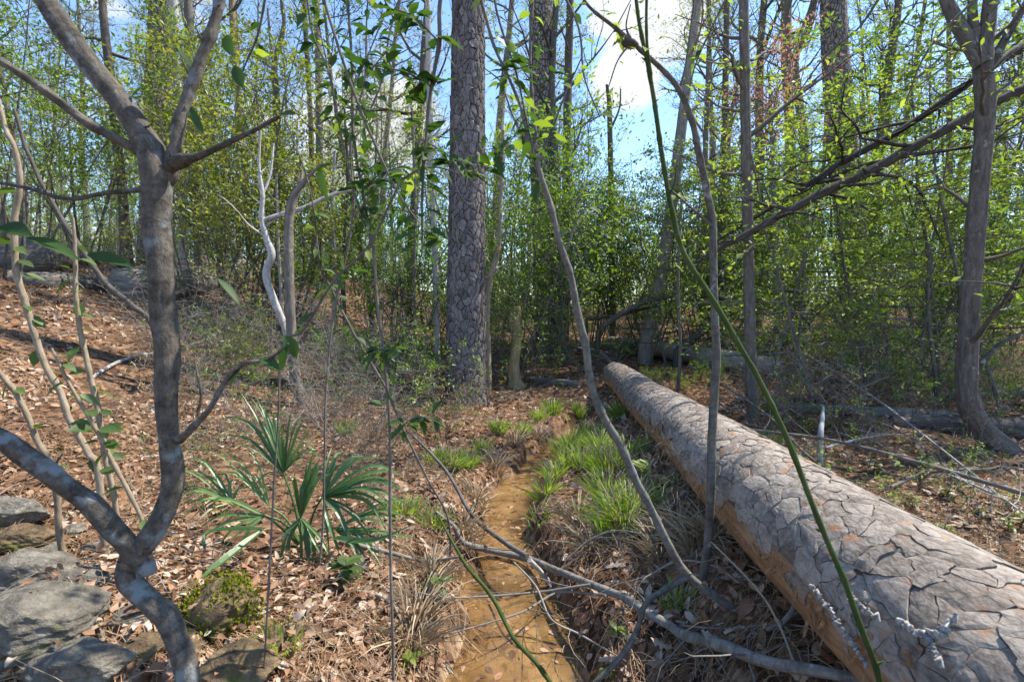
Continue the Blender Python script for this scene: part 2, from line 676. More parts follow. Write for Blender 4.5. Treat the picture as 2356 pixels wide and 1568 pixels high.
M_litter = leaf_mat("dead_leaf", [(0.068, 0.04, 0.026), (0.165, 0.088, 0.047), (0.285, 0.155, 0.083), (0.38, 0.265, 0.175), (0.48, 0.40, 0.32)], 0.12, 0.02, 0.6, (1.2, 0.9, 0.6), 0.0)
M_litter2 = leaf_mat("fallen_leaf", [(0.13, 0.065, 0.035), (0.25, 0.12, 0.06), (0.36, 0.25, 0.17), (0.46, 0.37, 0.30)], 0.12, 0.03, 0.5, (1.2, 0.9, 0.6), 1.0)
M_straw = leaf_mat("dry_straw", [(0.16, 0.11, 0.06), (0.30, 0.22, 0.13), (0.42, 0.35, 0.24)], 0.15, 0.02, 0.6, (1.1, 1, 0.8), 0.1)

M_bark_pine = bark_mat("bark_pine_plate", [(0.065, 0.056, 0.053), (0.15, 0.132, 0.125), (0.26, 0.232, 0.22)], (30, 30, 14), 0.9, 0.012)
M_bark_core = bark_mat("bark_pine_furrow", [(0.03, 0.022, 0.018), (0.06, 0.045, 0.036), (0.10, 0.072, 0.055)], (22, 22, 8), 0.6, 0.015)
M_bark_log = bark_mat("bark_log_plate", [(0.088, 0.073, 0.06), (0.208, 0.176, 0.146), (0.35, 0.304, 0.257)], (34, 34, 20), 1.0, 0.010, plates=0.09,
                      lichen=((0.33, 0.185, 0.10), 9.0, 0.58))
M_log_under = bark_mat("bark_log_inner", [(0.065, 0.05, 0.04), (0.15, 0.12, 0.095), (0.25, 0.205, 0.165)], (26, 26, 8), 0.8, 0.012)
M_log_core = bark_mat("log_bare_wood", [(0.17, 0.09, 0.045), (0.34, 0.20, 0.105), (0.50, 0.36, 0.22)], (26, 26, 6), 1.0, 0.02, objvar=False)
M_bark_far = bark_mat("bark_pine_far", [(0.05, 0.04, 0.035), (0.14, 0.112, 0.10), (0.24, 0.205, 0.185)], (15, 15, 7), 1.0, 0.04, plates=0.62)
M_bark_grey = bark_mat("bark_grey_smooth", [(0.075, 0.07, 0.06), (0.155, 0.145, 0.125), (0.25, 0.24, 0.215)], (40, 40, 14), 0.8, 0.006, 0.35, ((0.36, 0.38, 0.36), 16.0, 0.62))
M_bark_fork = bark_mat("bark_forked_sapling", [(0.055, 0.047, 0.038), (0.135, 0.118, 0.096), (0.26, 0.235, 0.195)], (52, 52, 30), 1.0, 0.008, 0.38, ((0.21, 0.235, 0.245), 15.0, 0.56))
M_bark_brown = bark_mat("bark_brown", [(0.055, 0.045, 0.037), (0.135, 0.115, 0.097), (0.235, 0.21, 0.182)], (30, 30, 8), 1.0, 0.012, 0.0, ((0.27, 0.28, 0.25), 12.0, 0.62))
M_bark_thin = bark_mat("bark_thin_stem", [(0.05, 0.043, 0.035), (0.11, 0.098, 0.083), (0.19, 0.175, 0.155)], (34, 34, 10), 0.6, 0.006)
M_bark_tan = bark_mat("bark_tan", [(0.14, 0.105, 0.07), (0.26, 0.205, 0.14), (0.38, 0.32, 0.24)], (30, 30, 12), 0.7, 0.008)
M_bark_peel = bark_mat("bark_peeled_tan", [(0.24, 0.165, 0.085), (0.44, 0.33, 0.18), (0.56, 0.46, 0.29)], (24, 24, 6), 0.7, 0.01)
M_bark_pale_log = bark_mat("bark_pale_log", [(0.12, 0.10, 0.085), (0.29, 0.255, 0.22), (0.44, 0.40, 0.36)], (26, 26, 7), 1.0, 0.015)
M_bark_white = bark_mat("bark_pale_lichen", [(0.17, 0.155, 0.14), (0.36, 0.345, 0.32), (0.54, 0.52, 0.49)], (26, 26, 16), 0.6, 0.006)
M_bark_grn = bark_mat("bark_green_vine", [(0.022, 0.034, 0.010), (0.045, 0.066, 0.016), (0.085, 0.105, 0.03)], (50, 50, 14), 0.4, 0.003)
M_bark_rot = bark_mat("bark_decayed", [(0.04, 0.035, 0.03), (0.13, 0.115, 0.10), (0.30, 0.28, 0.26)], (22, 22, 2.6), 1.0, 0.03)
M_bark_dark = bark_mat("bark_dark_dead", [(0.025, 0.021, 0.018), (0.06, 0.05, 0.042), (0.12, 0.105, 0.09)], (30, 30, 8), 1.0, 0.012, 0.0, ((0.20, 0.20, 0.18), 10.0, 0.64))
M_twig = bark_mat("twig_grey", [(0.10, 0.088, 0.075), (0.20, 0.18, 0.155), (0.32, 0.29, 0.26)], (40, 40, 14), 0.3, 0.003)
M_needle_dead = leaf_mat("dead_needle", [(0.12, 0.065, 0.034), (0.24, 0.14, 0.072), (0.36, 0.255, 0.155)], 0.1, 0.02, 0.5, (1.1, 0.9, 0.6), 0.0)
M_rock = noise_mat("rock_sandstone", [(0.085, 0.075, 0.058), (0.19, 0.17, 0.135), (0.32, 0.29, 0.235)], 16.0, 10, 1.0, 0.05, 0.9,
                   [((0.33, 0.37, 0.35), 5.0, 0.61, 0.7), ((0.12, 0.12, 0.03), 6.0, 0.58, 0.7)])
M_rock_rust = noise_mat("rock_rusty", [(0.05, 0.04, 0.028), (0.16, 0.11, 0.06), (0.28, 0.20, 0.11)], 14.0, 10, 1.0, 0.05, 0.95,
                        [((0.13, 0.15, 0.025), 4.0, 0.55, 0.9)])
M_moss = leaf_mat("moss", [(0.07, 0.09, 0.01), (0.14, 0.16, 0.015), (0.22, 0.22, 0.03)], 0.2, 0.0)

# ground: leaf mould between the fallen leaves, sand in the creek bed
M_ground, nt, N, Lk, out = new_mat("forest_floor")
t = N.new("ShaderNodeTexCoord")
n1 = N.new("ShaderNodeTexNoise")
n1.inputs['Scale'].default_value = 14
n1.inputs['Detail'].default_value = 10
n1.inputs['Roughness'].default_value = 0.75
Lk.new(t.outputs['Object'], n1.inputs['Vector'])
vo = N.new("ShaderNodeTexVoronoi")
vo.inputs['Scale'].default_value = 16
vo.inputs['Randomness'].default_value = 1
Lk.new(t.outputs['Object'], vo.inputs['Vector'])
hsep = N.new("ShaderNodeSeparateColor")
Lk.new(vo.outputs['Color'], hsep.inputs[0])
mixf = math_node(N, Lk, 'ADD', math_node(N, Lk, 'MULTIPLY', n1.outputs[0], 0.7), math_node(N, Lk, 'MULTIPLY', hsep.outputs[0], 0.35))
rg = ramp_node(N, [(0.28, (0.035, 0.022, 0.015)), (0.48, (0.11, 0.062, 0.036)), (0.66, (0.22, 0.125, 0.07)), (0.85, (0.36, 0.26, 0.18))])
Lk.new(mixf, rg.inputs[0])
sand_r = ramp_node(N, [(0.36, (0.11, 0.075, 0.045)), (0.5, (0.31, 0.215, 0.13)), (0.64, (0.44, 0.34, 0.225))])
n2 = N.new("ShaderNodeTexNoise")
n2.inputs['Scale'].default_value = 6
n2.inputs['Detail'].default_value = 4
n2.inputs['Roughness'].default_value = 0.55
Lk.new(t.outputs['Object'], n2.inputs['Vector'])
Lk.new(n2.outputs[0], sand_r.inputs[0])
at_s = N.new("ShaderNodeAttribute")
at_s.attribute_name = "sand"
mxg = N.new("ShaderNodeMix")
mxg.data_type = 'RGBA'
Lk.new(at_s.outputs['Fac'], mxg.inputs[0])
Lk.new(rg.outputs[0], mxg.inputs[6])
Lk.new(sand_r.outputs[0], mxg.inputs[7])
pg = N.new("ShaderNodeBsdfPrincipled")
pg.inputs['Roughness'].default_value = 0.95
pg.inputs['Specular IOR Level'].default_value = 0.15
at_w = N.new("ShaderNodeAttribute")
at_w.attribute_name = "wet"
mxw = N.new("ShaderNodeMix")
mxw.data_type = 'RGBA'
mxw.blend_type = 'MULTIPLY'
Lk.new(math_node(N, Lk, 'MULTIPLY', at_w.outputs['Fac'], math_node(N, Lk, 'SUBTRACT', 1.0, math_node(N, Lk, 'MULTIPLY', at_s.outputs['Fac'], 0.75))), mxw.inputs[0])
Lk.new(mxg.outputs[2], mxw.inputs[6])
mxw.inputs[7].default_value = (0.34, 0.31, 0.28, 1)
Lk.new(mxw.outputs[2], pg.inputs['Base Color'])
bpn = N.new("ShaderNodeBump")
bpn.inputs['Strength'].default_value = 0.9
bpn.inputs['Distance'].default_value = 0.03
Lk.new(math_node(N, Lk, 'SUBTRACT', 0.9, math_node(N, Lk, 'MULTIPLY', at_s.outputs['Fac'], 0.82)), bpn.inputs['Strength'])
Lk.new(mixf, bpn.inputs['Height'])
Lk.new(bpn.outputs[0], pg.inputs['Normal'])
Lk.new(pg.outputs[0], out.inputs[0])

# shallow tea-coloured water
M_water, nt, N, Lk, out = new_mat("creek_water")
tr = N.new("ShaderNodeBsdfTransparent")
tr.inputs[0].default_value = (0.92, 0.83, 0.68, 1)
gl = N.new("ShaderNodeBsdfGlossy")
gl.inputs['Roughness'].default_value = 0.03
gl.inputs[0].default_value = (1, 1, 1, 1)
fr = N.new("ShaderNodeFresnel")
fr.inputs[0].default_value = 1.45
t = N.new("ShaderNodeTexCoord")
mw = N.new("ShaderNodeMapping")
mw.inputs['Scale'].default_value = (6, 22, 6)
mw.inputs['Rotation'].default_value = (0, 0, 0.25)
Lk.new(t.outputs['Object'], mw.inputs[0])
nw = N.new("ShaderNodeTexNoise")
nw.inputs['Scale'].default_value = 1.4
nw.inputs['Detail'].default_value = 3
Lk.new(mw.outputs[0], nw.inputs['Vector'])
bw = N.new("ShaderNodeBump")
bw.inputs['Strength'].default_value = 0.2
bw.inputs['Distance'].default_value = 0.02
Lk.new(nw.outputs[0], bw.inputs['Height'])
Lk.new(bw.outputs[0], gl.inputs['Normal'])
Lk.new(bw.outputs[0], fr.inputs['Normal'])
silt = N.new("ShaderNodeBsdfDiffuse")
n3 = N.new("ShaderNodeTexNoise")
n3.inputs['Scale'].default_value = 3.2
n3.inputs['Detail'].default_value = 3
Lk.new(t.outputs['Object'], n3.inputs['Vector'])
r3 = ramp_node(N, [(0.35, (0.12, 0.066, 0.024)), (0.52, (0.29, 0.165, 0.062)), (0.66, (0.40, 0.25, 0.105))])
Lk.new(n3.outputs[0], r3.inputs[0])
Lk.new(r3.outputs[0], silt.inputs[0])
mt = N.new("ShaderNodeMixShader")
mt.inputs[0].default_value = 0.45
Lk.new(tr.outputs[0], mt.inputs[1])
Lk.new(silt.outputs[0], mt.inputs[2])
ms = N.new("ShaderNodeMixShader")
Lk.new(fr.outputs[0], ms.inputs[0])
Lk.new(mt.outputs[0], ms.inputs[1])
Lk.new(gl.outputs[0], ms.inputs[2])
Lk.new(ms.outputs[0], out.inputs[0])

# ------------------------------------------------------------------ ground and water
def axis_steps(lo, hi, near_lo, near_hi, fine, grow=1.09):
    a = list(np.arange(near_lo, near_hi + 1e-6, fine))
    s, v = fine, near_hi
    while v < hi:
        s *= grow
        v += s
        a.append(v)
    s, v = fine, near_lo
    while v > lo:
        s *= grow
        v -= s
        a.insert(0, v)
    return np.array(a)


gx = axis_steps(-420, 420, -3.5, 4.0, 0.045)
gy = axis_steps(-60, 600, 0.6, 8.5, 0.045)
XX, YY = np.meshgrid(gx, gy)
ZZ = H(XX, YY)
near = np.exp(-(np.hypot(XX, YY - 4) / 9) ** 2)
ZZ = ZZ + near * 0.018 * fbm(XX * 9, YY * 9, 3, 31)
gg = Geo()
nx, ny = len(gx), len(gy)
ii = (np.arange(ny - 1)[:, None] * nx + np.arange(nx - 1)[None, :]).reshape(-1)
gg.add(np.stack((XX, YY, ZZ), -1).reshape(-1, 3), np.stack((ii, ii + 1, ii + nx + 1, ii + nx), -1))
ground = gg.build("ground", M_ground)
ground["kind"] = "structure"
cxx = np.interp(YY, _cy, _cx)
cww = np.interp(YY, _cy, _cw)
sand = (1 - sstep(cww * 0.45, cww * 0.5 + 0.10, np.abs(XX - cxx))) * (1 - sstep(6.0, 7.2, YY)) * (ZZ < WATER_Z + 0.04)
sa = ground.data.attributes.new("sand", 'FLOAT', 'POINT')
sa.data.foreach_set("value", sand.astype(np.float32).ravel())

dd_ = np.abs(XX - cxx) - cww * 0.5
wet = (1 - sstep(WATER_Z + 0.015, WATER_Z + 0.12, ZZ)) * (1 - sstep(0.1, 0.35, dd_)) * (YY < 7.5)
sb = ground.data.attributes.new("wet", 'FLOAT', 'POINT')
sb.data.foreach_set("value", wet.astype(np.float32).ravel())

gw = Geo()
wy = np.linspace(0.2, 7.2, 90)
wc = np.interp(wy, _cy, _cx)
ww = np.interp(wy, _cy, _cw) * 0.5 + 0.22
cols = np.linspace(-1, 1, 13)
WV = np.stack((wc[:, None] + ww[:, None] * cols[None, :], np.repeat(wy[:, None], 13, 1), np.full((90, 13), WATER_Z)), -1).reshape(-1, 3)
ii = (np.arange(89)[:, None] * 13 + np.arange(12)[None, :]).reshape(-1)
gw.add(WV, np.stack((ii, ii + 1, ii + 14, ii + 13), -1))
water = gw.build("creek_water", M_water)
water["kind"] = "structure"

# ------------------------------------------------------------------ bark plates on a stem
def clip_cell(p, others):
    s = 3.0
    poly = [(p[0] - s, p[1] - s), (p[0] + s, p[1] - s), (p[0] + s, p[1] + s), (p[0] - s, p[1] + s)]
    for q in others:
        mx_, my_ = (p[0] + q[0]) / 2, (p[1] + q[1]) / 2
        dx, dy = q[0] - p[0], q[1] - p[1]
        res = []
        for i in range(len(poly)):
            a, b = poly[i], poly[(i + 1) % len(poly)]
            da = (a[0] - mx_) * dx + (a[1] - my_) * dy
            db = (b[0] - mx_) * dx + (b[1] - my_) * dy
            if da <= 0:
                res.append(a)
            if (da < 0 < db) or (db < 0 < da):
                k = da / (da - db)
                res.append((a[0] + (b[0] - a[0]) * k, a[1] + (b[1] - a[1]) * k))
        poly = res
        if len(poly) < 3:
            return None
    return poly


def bark_plates(S, P, R, T, U, W, cell_s, cell_u, gap, h, seed, keep, jag=0.3, tilt=0.5):
    """Voronoi flakes on a tube; yields (centre point, outward normal, V, F, bk)."""
    rng = np.random.default_rng(seed)
    rm = float(np.mean(R))
    circ = 2 * math.pi * rm
    nu = max(5, int(round(circ / cell_u)))
    ns = int(S[-1] / cell_s)
    du, ds = 1.0, 1.0
    seeds = {}
    for j in range(-1, ns + 2):
        for i in range(nu):
            seeds[(i, j)] = (i + 0.5 * (j % 2) + rng.uniform(-.5, .5), j + rng.uniform(-.6, .6))

    def frame(s):
        return [np.array([np.interp(s, S, A[:, k]) for k in range(3)]) for A in (P, U, W)], np.interp(s, S, R)
    out = []
    for j in range(ns + 1):
        for i in range(nu):
            p = seeds[(i, j)]
            if p[1] * cell_s > S[-1]:
                continue
            th0 = p[0] / nu * 2 * math.pi
            (c0, u0, w0), r0 = frame(p[1] * cell_s)
            nrm = math.cos(th0) * u0 + math.sin(th0) * w0
            pos = c0 + nrm * r0
            if not keep(pos, nrm, rng):
                continue
            oth = []
            for dj in (-2, -1, 0, 1, 2):
                for di in (-2, -1, 0, 1, 2):
                    if (di or dj) and (j + dj) >= -1 and (j + dj) <= ns + 1:
                        q = seeds[((i + di) % nu, j + dj)]
                        x = q[0]
                        x += nu * round((p[0] - x) / nu)
                        oth.append((x, q[1]))
            poly = clip_cell(p, oth)
            if not poly:
                continue
            poly = np.array(poly)
            # metric, roughened outline
            mp_ = (poly - np.array(p)) * np.array((circ / nu, cell_s))
            pts = []
            for k in range(len(mp_)):
                a, b = mp_[k], mp_[(k + 1) % len(mp_)]
                ln = np.linalg.norm(b - a)
                m = max(1, min(5, int(ln / (0.19 * (cell_s + cell_u) / 2) + 0.5)))
                for q in range(m):
                    pts.append(a + (b - a) * q / m)
            pts = np.array(pts)
            rad = np.linalg.norm(pts, axis=1)[:, None] + 1e-9
            sc = np.clip(1 - gap / rad, 0.3, 1)
            pts = pts * sc * (1 + rng.uniform(-jag, jag * 0.35, (len(pts), 1)))
            n = len(pts)
            tl = rng.normal(0, tilt, 2)
            hh = h * rng.uniform(0.55, 1.25)
            edge = hh * (0.55 + tl[0] * pts[:, 0] / cell_u + tl[1] * pts[:, 1] / cell_s) + rng.uniform(-.1, .15, n) * hh
            inner = hh * (1.0 + 0.7 * tl[0] * .55 * pts[:, 0] / cell_u + 0.7 * tl[1] * .55 * pts[:, 1] / cell_s) + rng.uniform(-.06, .06, n) * hh
            Q = np.vstack((pts, pts * .97, pts * .55, np.zeros((1, 2))))
            lift = np.concatenate((edge, np.full(n, -.006), inner, (hh * 1.05,)))
            sg, ug = p[1] * cell_s + Q[:, 1], th0 * rm + Q[:, 0]
            wx = 0.55 * cell_s * vnoise(sg / cell_s * 1.5 + 3, ug / cell_u * 1.5, seed) + 0.22 * cell_s * vnoise(sg / cell_s * 4, ug / cell_u * 4, seed + 2)
            wy_ = 0.55 * cell_u * vnoise(sg / cell_s * 1.5, ug / cell_u * 1.5 + 9, seed + 1) + 0.22 * cell_u * vnoise(sg / cell_s * 4, ug / cell_u * 4, seed + 4)
            s = np.clip(sg + wx, 0, S[-1])
            th = th0 + (Q[:, 0] + wy_) / circ * 2 * math.pi
            fr = [np.stack([np.interp(s, S, A[:, k]) for k in range(3)], -1) for A in (P, U, W)]
            r = np.interp(s, S, R)
            nn = np.cos(th)[:, None] * fr[1] + np.sin(th)[:, None] * fr[2]
            V = fr[0] + nn * (r + lift)[:, None]
            B = np.stack((np.cos(th) * r + seed, np.sin(th) * r + i * .37, s + j * .11), -1)
            F = []
            for k in range(n):
                k2 = (k + 1) % n
                F += [(k, 2 * n + k2, 2 * n + k), (k, k2, 2 * n + k2), (2 * n + k, 2 * n + k2, 3 * n), (n + k, n + k2, k2), (n + k, k2, k)]
            out.append((pos, nrm, V, np.array(F), B))
    return out


def tube_frames(P):
    T = unit(np.gradient(P, axis=0))
    u = np.cross(T[0], (0, 0, 1.0))
    if np.linalg.norm(u) < 0.2:
        u = np.cross(T[0], (0, 1.0, 0))
    U = np.empty_like(P)
    for i in range(len(P)):
        u = u - T[i] * np.dot(u, T[i])
        u = u / np.linalg.norm(u)
        U[i] = u
    return T, U, np.cross(T, U)


def plate_objects(plates, mat, parent, origin, most=280, rest_name="bark"):
    camp = np.array((0, 0, CAM_H))

    def vis(pl):
        v = camp - pl[0]
        d = np.linalg.norm(v)
        return max(0, float(np.dot(v / d, pl[1]))) / d ** 2
    plates = sorted(plates, key=vis, reverse=True)
    for (pos, nrm, V, F, B) in plates[:most]:
        g = Geo()
        g.add(V, F, 0.5, B)
        o = g.build("bark_plate", mat, parent, pos, smooth=False)
        o.location = Vector(pos - np.asarray(origin))
    if len(plates) > most:
        g = Geo()
        for (pos, nrm, V, F, B) in plates[most:]:
            g.add(V, F, 0.5, B)
        g.build(rest_name, mat, parent, origin, smooth=False, kind="stuff")


# ---- the fallen pine log
ly = np.linspace(0.55, LOG_FAR, 46)
LP = np.array([(log_axis(y)[0], y, log_axis(y)[1]) for y in ly])
LP[:, 0] += 0.012 * np.sin(ly * 2.1)
LR = np.array([log_r(y) for y in ly]) * .965 * (1 + .05 * vnoise(ly * 1.4, ly * 0 + .3, 41) + .03 * vnoise(ly * 4.2, ly * 0 + .7, 43))
LP[:, 2] += .02 * vnoise(ly * .9, ly * 0 + 5.1, 44)
base = LP[-1] - np.array((0, 0, LR[-1]))
fallen = thing("fallen_log", "long fallen pine log with flaking bark lying beside the creek", "log", base)
g = Geo()
tube(g, LP, LR, 40, 0.5, 0.006, True, seed=3)
lo_ = g.build("trunk", [M_log_under, M_log_core], fallen, base)
_nr = np.empty(len(lo_.data.polygons) * 3, np.float32)
lo_.data.polygons.foreach_get("normal", _nr)
_nr = _nr.reshape(-1, 3)
lo_.data.polygons.foreach_set("material_index", ((_nr[:, 2] < 0.16) & (_nr[:, 0] < 0.4)).astype(np.int32))
LT, LU, LW = tube_frames(LP)
LS = np.concatenate(((0,), np.cumsum(np.linalg.norm(np.diff(LP, axis=0), axis=1))))


def keep_log(pos, nrm, rng):
    # the strip low on the creek side has lost its bark
    low = nrm[2] < 0.02 + 0.24 * rng.uniform(-1, 1) and nrm[0] < 0.3
    return not low and nrm[2] > -0.55


plates = bark_plates(LS, LP, LR * 1.012, LT, LU, LW, 0.092, 0.060, 0.0006, 0.0050, 5, keep_log, 0.04, 0.7)
plate_objects(plates, M_bark_log, fallen, base, 290)
g = Geo()
rsh = np.random.default_rng(17)
for k in range(320):
    y = rsh.uniform(.8, 6.8)
    x0, z0 = log_axis(y)
    r0 = float(np.interp(y, ly, LR))
    an = rsh.normal(.02, .28)
    nn_ = np.array((-math.cos(an), 0, math.sin(an)))
    p0 = np.array((x0, y, z0)) + nn_ * (r0 + .004)
    dn = unit(np.array((.25 * math.sin(an), rsh.normal(0, .8), -1.0)))
    l_ = rsh.uniform(.02, .075)
    w_ = rsh.uniform(.002, .010)
    sd = unit(np.cross(dn, nn_)) * w_
    q = [p0 + dn * l_ * t + nn_ * (.002 + .010 * t * t) for t in (0, .5, 1)]
    g.add(np.array([q[0] - sd, q[0] + sd, q[1] - sd * .9, q[1] + sd, q[2] - sd * .3, q[2] + sd * .5]), np.array(((0, 1, 3, 2), (2, 3, 5, 4))), .5, np.tile(p0, (6, 1)) + rsh.normal(0, .02, (6, 3)))
g.build("bark_shreds", M_log_core, fallen, base, kind="stuff")
# lichen-white shelf crusts on the near bark
crust_line = [[(1870, 1350), (1900, 1390), (1935, 1440), (1990, 1530)], [(1960, 1375), (1985, 1400), (2020, 1425)], [(2075, 1430), (2110, 1455), (2150, 1460), (2195, 1425)], [(2130, 1460), (2150, 1500), (2160, 1530)]]


def hit_log(px, py):
    d = pix_dir(px, py)
    best = None
    for Y in np.linspace(0.6, 7, 1600):
        x, z = log_axis(Y)
        p = np.array((d.x / d.y * Y, Y, CAM_H + d.z / d.y * Y))
        if math.hypot(p[0] - x, p[2] - z) < log_r(Y) + 0.012:
            best = p
            break
    return best


for line in crust_line:
    g = Geo()
    pts = [hit_log(*q) for q in line]
    pts = [q for q in pts if q is not None]
    if len(pts) < 2:
        continue
    Q = smooth_path(pts, None, 9)
    rg_ = np.random.default_rng(len(line))
    for q in Q[::1]:
        r_ = rg_.uniform(0.003, 0.008)
        tube(g, [q + rg_.normal(0, .004, 3) + (0, 0, -.004), q + rg_.normal(0, .004, 3) + (0, 0, .004), q + rg_.normal(0, .003, 3) + (0, 0, .007)], [r_, r_, r_ * .4], 6, 0.5, cap=True)
    o = g.build("lichen_crust", M_bark_white, fallen, base)

# ---- the standing pine in the middle
def pine_trunk_path(pts, n=10):
    P, R = px_path(pts, n)
    return P, R


b0 = G(1072, 925)
pY = float(b0[1])
pp = [(1071, 940, pY, 122), (1072, 915, pY, 100), (1072, 870, pY, 90), (1073, 700, pY, 84), (1075, 400, pY, 76), (1077, 100, pY, 68), (1078, -200, pY, 60), (1080, -700, pY + .1, 52)]
PP, PR = px_path(pp, 8)
PP = np.vstack((PP[0] - (0, 0, 0.12), PP))
PR = np.concatenate(((PR[0] * 1.12,), PR))
pine = thing("pine_tree", "tall grey pine trunk with plated bark standing behind the creek", "tree", b0)
g = Geo()
tube(g, PP, PR, 28, 0.5, 0.008, seed=8)
g.build("trunk", M_bark_core, pine, b0)
PS = np.concatenate(((0,), np.cumsum(np.linalg.norm(np.diff(PP, axis=0), axis=1))))
PT, PU, PW = tube_frames(PP)
plates = bark_plates(PS, PP, PR * 1.01, PT, PU, PW, 0.125, 0.078, 0.0036, 0.017, 9, lambda p, n, r: n[1] < 0.45 and p[2] < 7.5, 0.07, 0.6)
plate_objects(plates, M_bark_pine, pine, b0, 290)
# dead vines on the pine's bark
for pts in ([(1035, 820), (1060, 880), (1100, 905), (1118, 900)], [(1040, 600), (1060, 690), (1090, 730), (1108, 770)], [(1030, 700), (1070, 720), (1112, 640)],
            [(1042, 300), (1055, 360), (1048, 420), (1080, 470), (1112, 440)], [(1045, 390), (1075, 405), (1060, 460), (1045, 480)], [(1050, 800), (1075, 830), (1105, 815)]):
    P_ = [at(a, b, pY - 0.30 + 0.10 * abs(a - 1075) / 40) for a, b in pts]
    g = Geo()
    tube(g, smooth_path(P_, None, 7), 0.006, 5, 0.6)
    g.build("vine", M_twig, pine, b0)


# ------------------------------------------------------------------ tree maker
def wander(rng, start, d, length, n, wob, up=0.0, droop=0.0):
    P = [np.asarray(start, float)]
    d = unit(d)
    st = length / n
    for i in range(n):
        d = unit(d + rng.normal(0, wob, 3) + np.array((0, 0, up - droop * i / n)))
        P.append(P[-1] + d * st)
    return np.array(P)


def grow(rng, gt, trunk, tr, first, nb, blen, up=0.35, sub=5, twigs=4, thin=0.36, wob=0.16, spread=1.0, minr=0.004, flat=0.0, sides=(7, 4, 3), notop=False):
    """Branches, twigs on a given trunk; returns leaf anchor points and directions."""
    A, D = [], []
    S = np.linspace(0, 1, len(trunk))
    gold = rng.uniform(0, 6.28)
    for k in range(nb):
        t = first + (1 - first) * ((k + rng.uniform(0, 1)) / nb) ** 0.9
        t = min(t, 0.985)
        p = np.array([np.interp(t, S, trunk[:, c]) for c in range(3)])
        r = np.interp(t, S, tr)
        gold += 2.4 + rng.normal(0, .5)
        d = np.array((math.cos(gold) * spread, math.sin(gold) * spread, rng.uniform(0.1, 0.9) * up * 2))
        ln = blen * (1.05 - 0.65 * (t - first) / (1 - first + 1e-6)) * rng.uniform(0.6, 1.25)
        br = wander(rng, p, d, ln, 6, wob, up * 0.18)
        if flat:
            br[:, 2] = br[0, 2] + (br[:, 2] - br[0, 2]) * (1 - flat)
        r0 = max(minr * 1.6, min(r * 0.55, ln * 0.016 + r * thin * .5))
        tube(gt, br, np.linspace(r0, minr, 7), sides[1], 0.5, seed=k)
        for j in range(sub):
            tt = rng.uniform(0.25, 1.0)
            q = np.array([np.interp(tt, np.linspace(0, 1, 7), br[:, c]) for c in range(3)])
            dd = unit(br[-1] - br[0]) + rng.normal(0, 0.65, 3) * np.array((1, 1, 1 - flat * .8)) + np.array((0, 0, up * .4))
            tw = wander(rng, q, dd, ln * rng.uniform(0.25, 0.55), 4, wob * 1.2, up * .1)
            tube(gt, tw, np.linspace(r0 * .4 + minr * .3, minr * .7, 5), sides[2], 0.5, seed=j)
            for m in range(twigs):
                t3 = rng.uniform(0.3, 1.0)
                q3 = np.array([np.interp(t3, np.linspace(0, 1, 5), tw[:, c]) for c in range(3)])
                d3 = unit(tw[-1] - tw[0]) + rng.normal(0, .6, 3) * np.array((1, 1, 1 - flat * .8))
                l3 = ln * rng.uniform(0.1, 0.24)
                t3p = wander(rng, q3, d3, l3, 2, wob)
                tube(gt, t3p, np.array((minr * .8, minr * .6, minr * .35)), 3, 0.5)
                A.append(t3p[rng.integers(1, 3)])
                D.append(unit(t3p[2] - t3p[0]))
                A.append(t3p[2])
                D.append(unit(t3p[2] - t3p[1]))
    return np.array(A), np.array(D)


def scatter_leaves(rng, g, A, D, per, L, ratio=0.45, jitter=0.12, tint=(0.2, 0.8), hi=False, flat=0.0, hang=0.0):
    n = len(A) * per
    pos = np.repeat(A, per, 0) + rng.normal(0, jitter, (n, 3)) * np.array((1, 1, 1 - flat * .7))
    ax = np.repeat(D, per, 0) * 0.6 + rng.normal(0, .7, (n, 3)) * np.array((1, 1, 1 - flat * .75)) + np.array((0, 0, -hang))
    up = rng.normal(0, .55, (n, 3)) + np.array((0, 0, 1.0))
    Ls = L * rng.uniform(0.55, 1.25, n)
    clump = np.repeat(rng.uniform(tint[0], tint[1], len(A)), per)
    leaves(g, pos, ax, up, Ls, Ls * ratio, 0.08, 0.12, np.clip(clump + rng.normal(0, .14, n), 0, 1), hi=hi)


def needle_tufts(rng, g, A, D, per, L, tint=(0.2, 0.8)):
    n = len(A) * per
    pos = np.repeat(A, per, 0)
    ax = unit(np.repeat(D, per, 0) * 0.9 + rng.normal(0, .6, (n, 3)))
    ln = L * rng.uniform(.7, 1.15, n)
    side = unit(np.cross(ax, rng.normal(0, 1, (n, 3)))) * 0.005
    tip = pos + ax * ln[:, None] - np.array((0, 0, .18)) * ln[:, None]
    v = np.stack((pos - side, pos + side, tip), 1).reshape(-1, 3)
    b = np.arange(n)[:, None] * 3 + np.array((0, 1, 2))
    g.add(v, b, np.repeat(rng.uniform(*tint, len(A)), per))


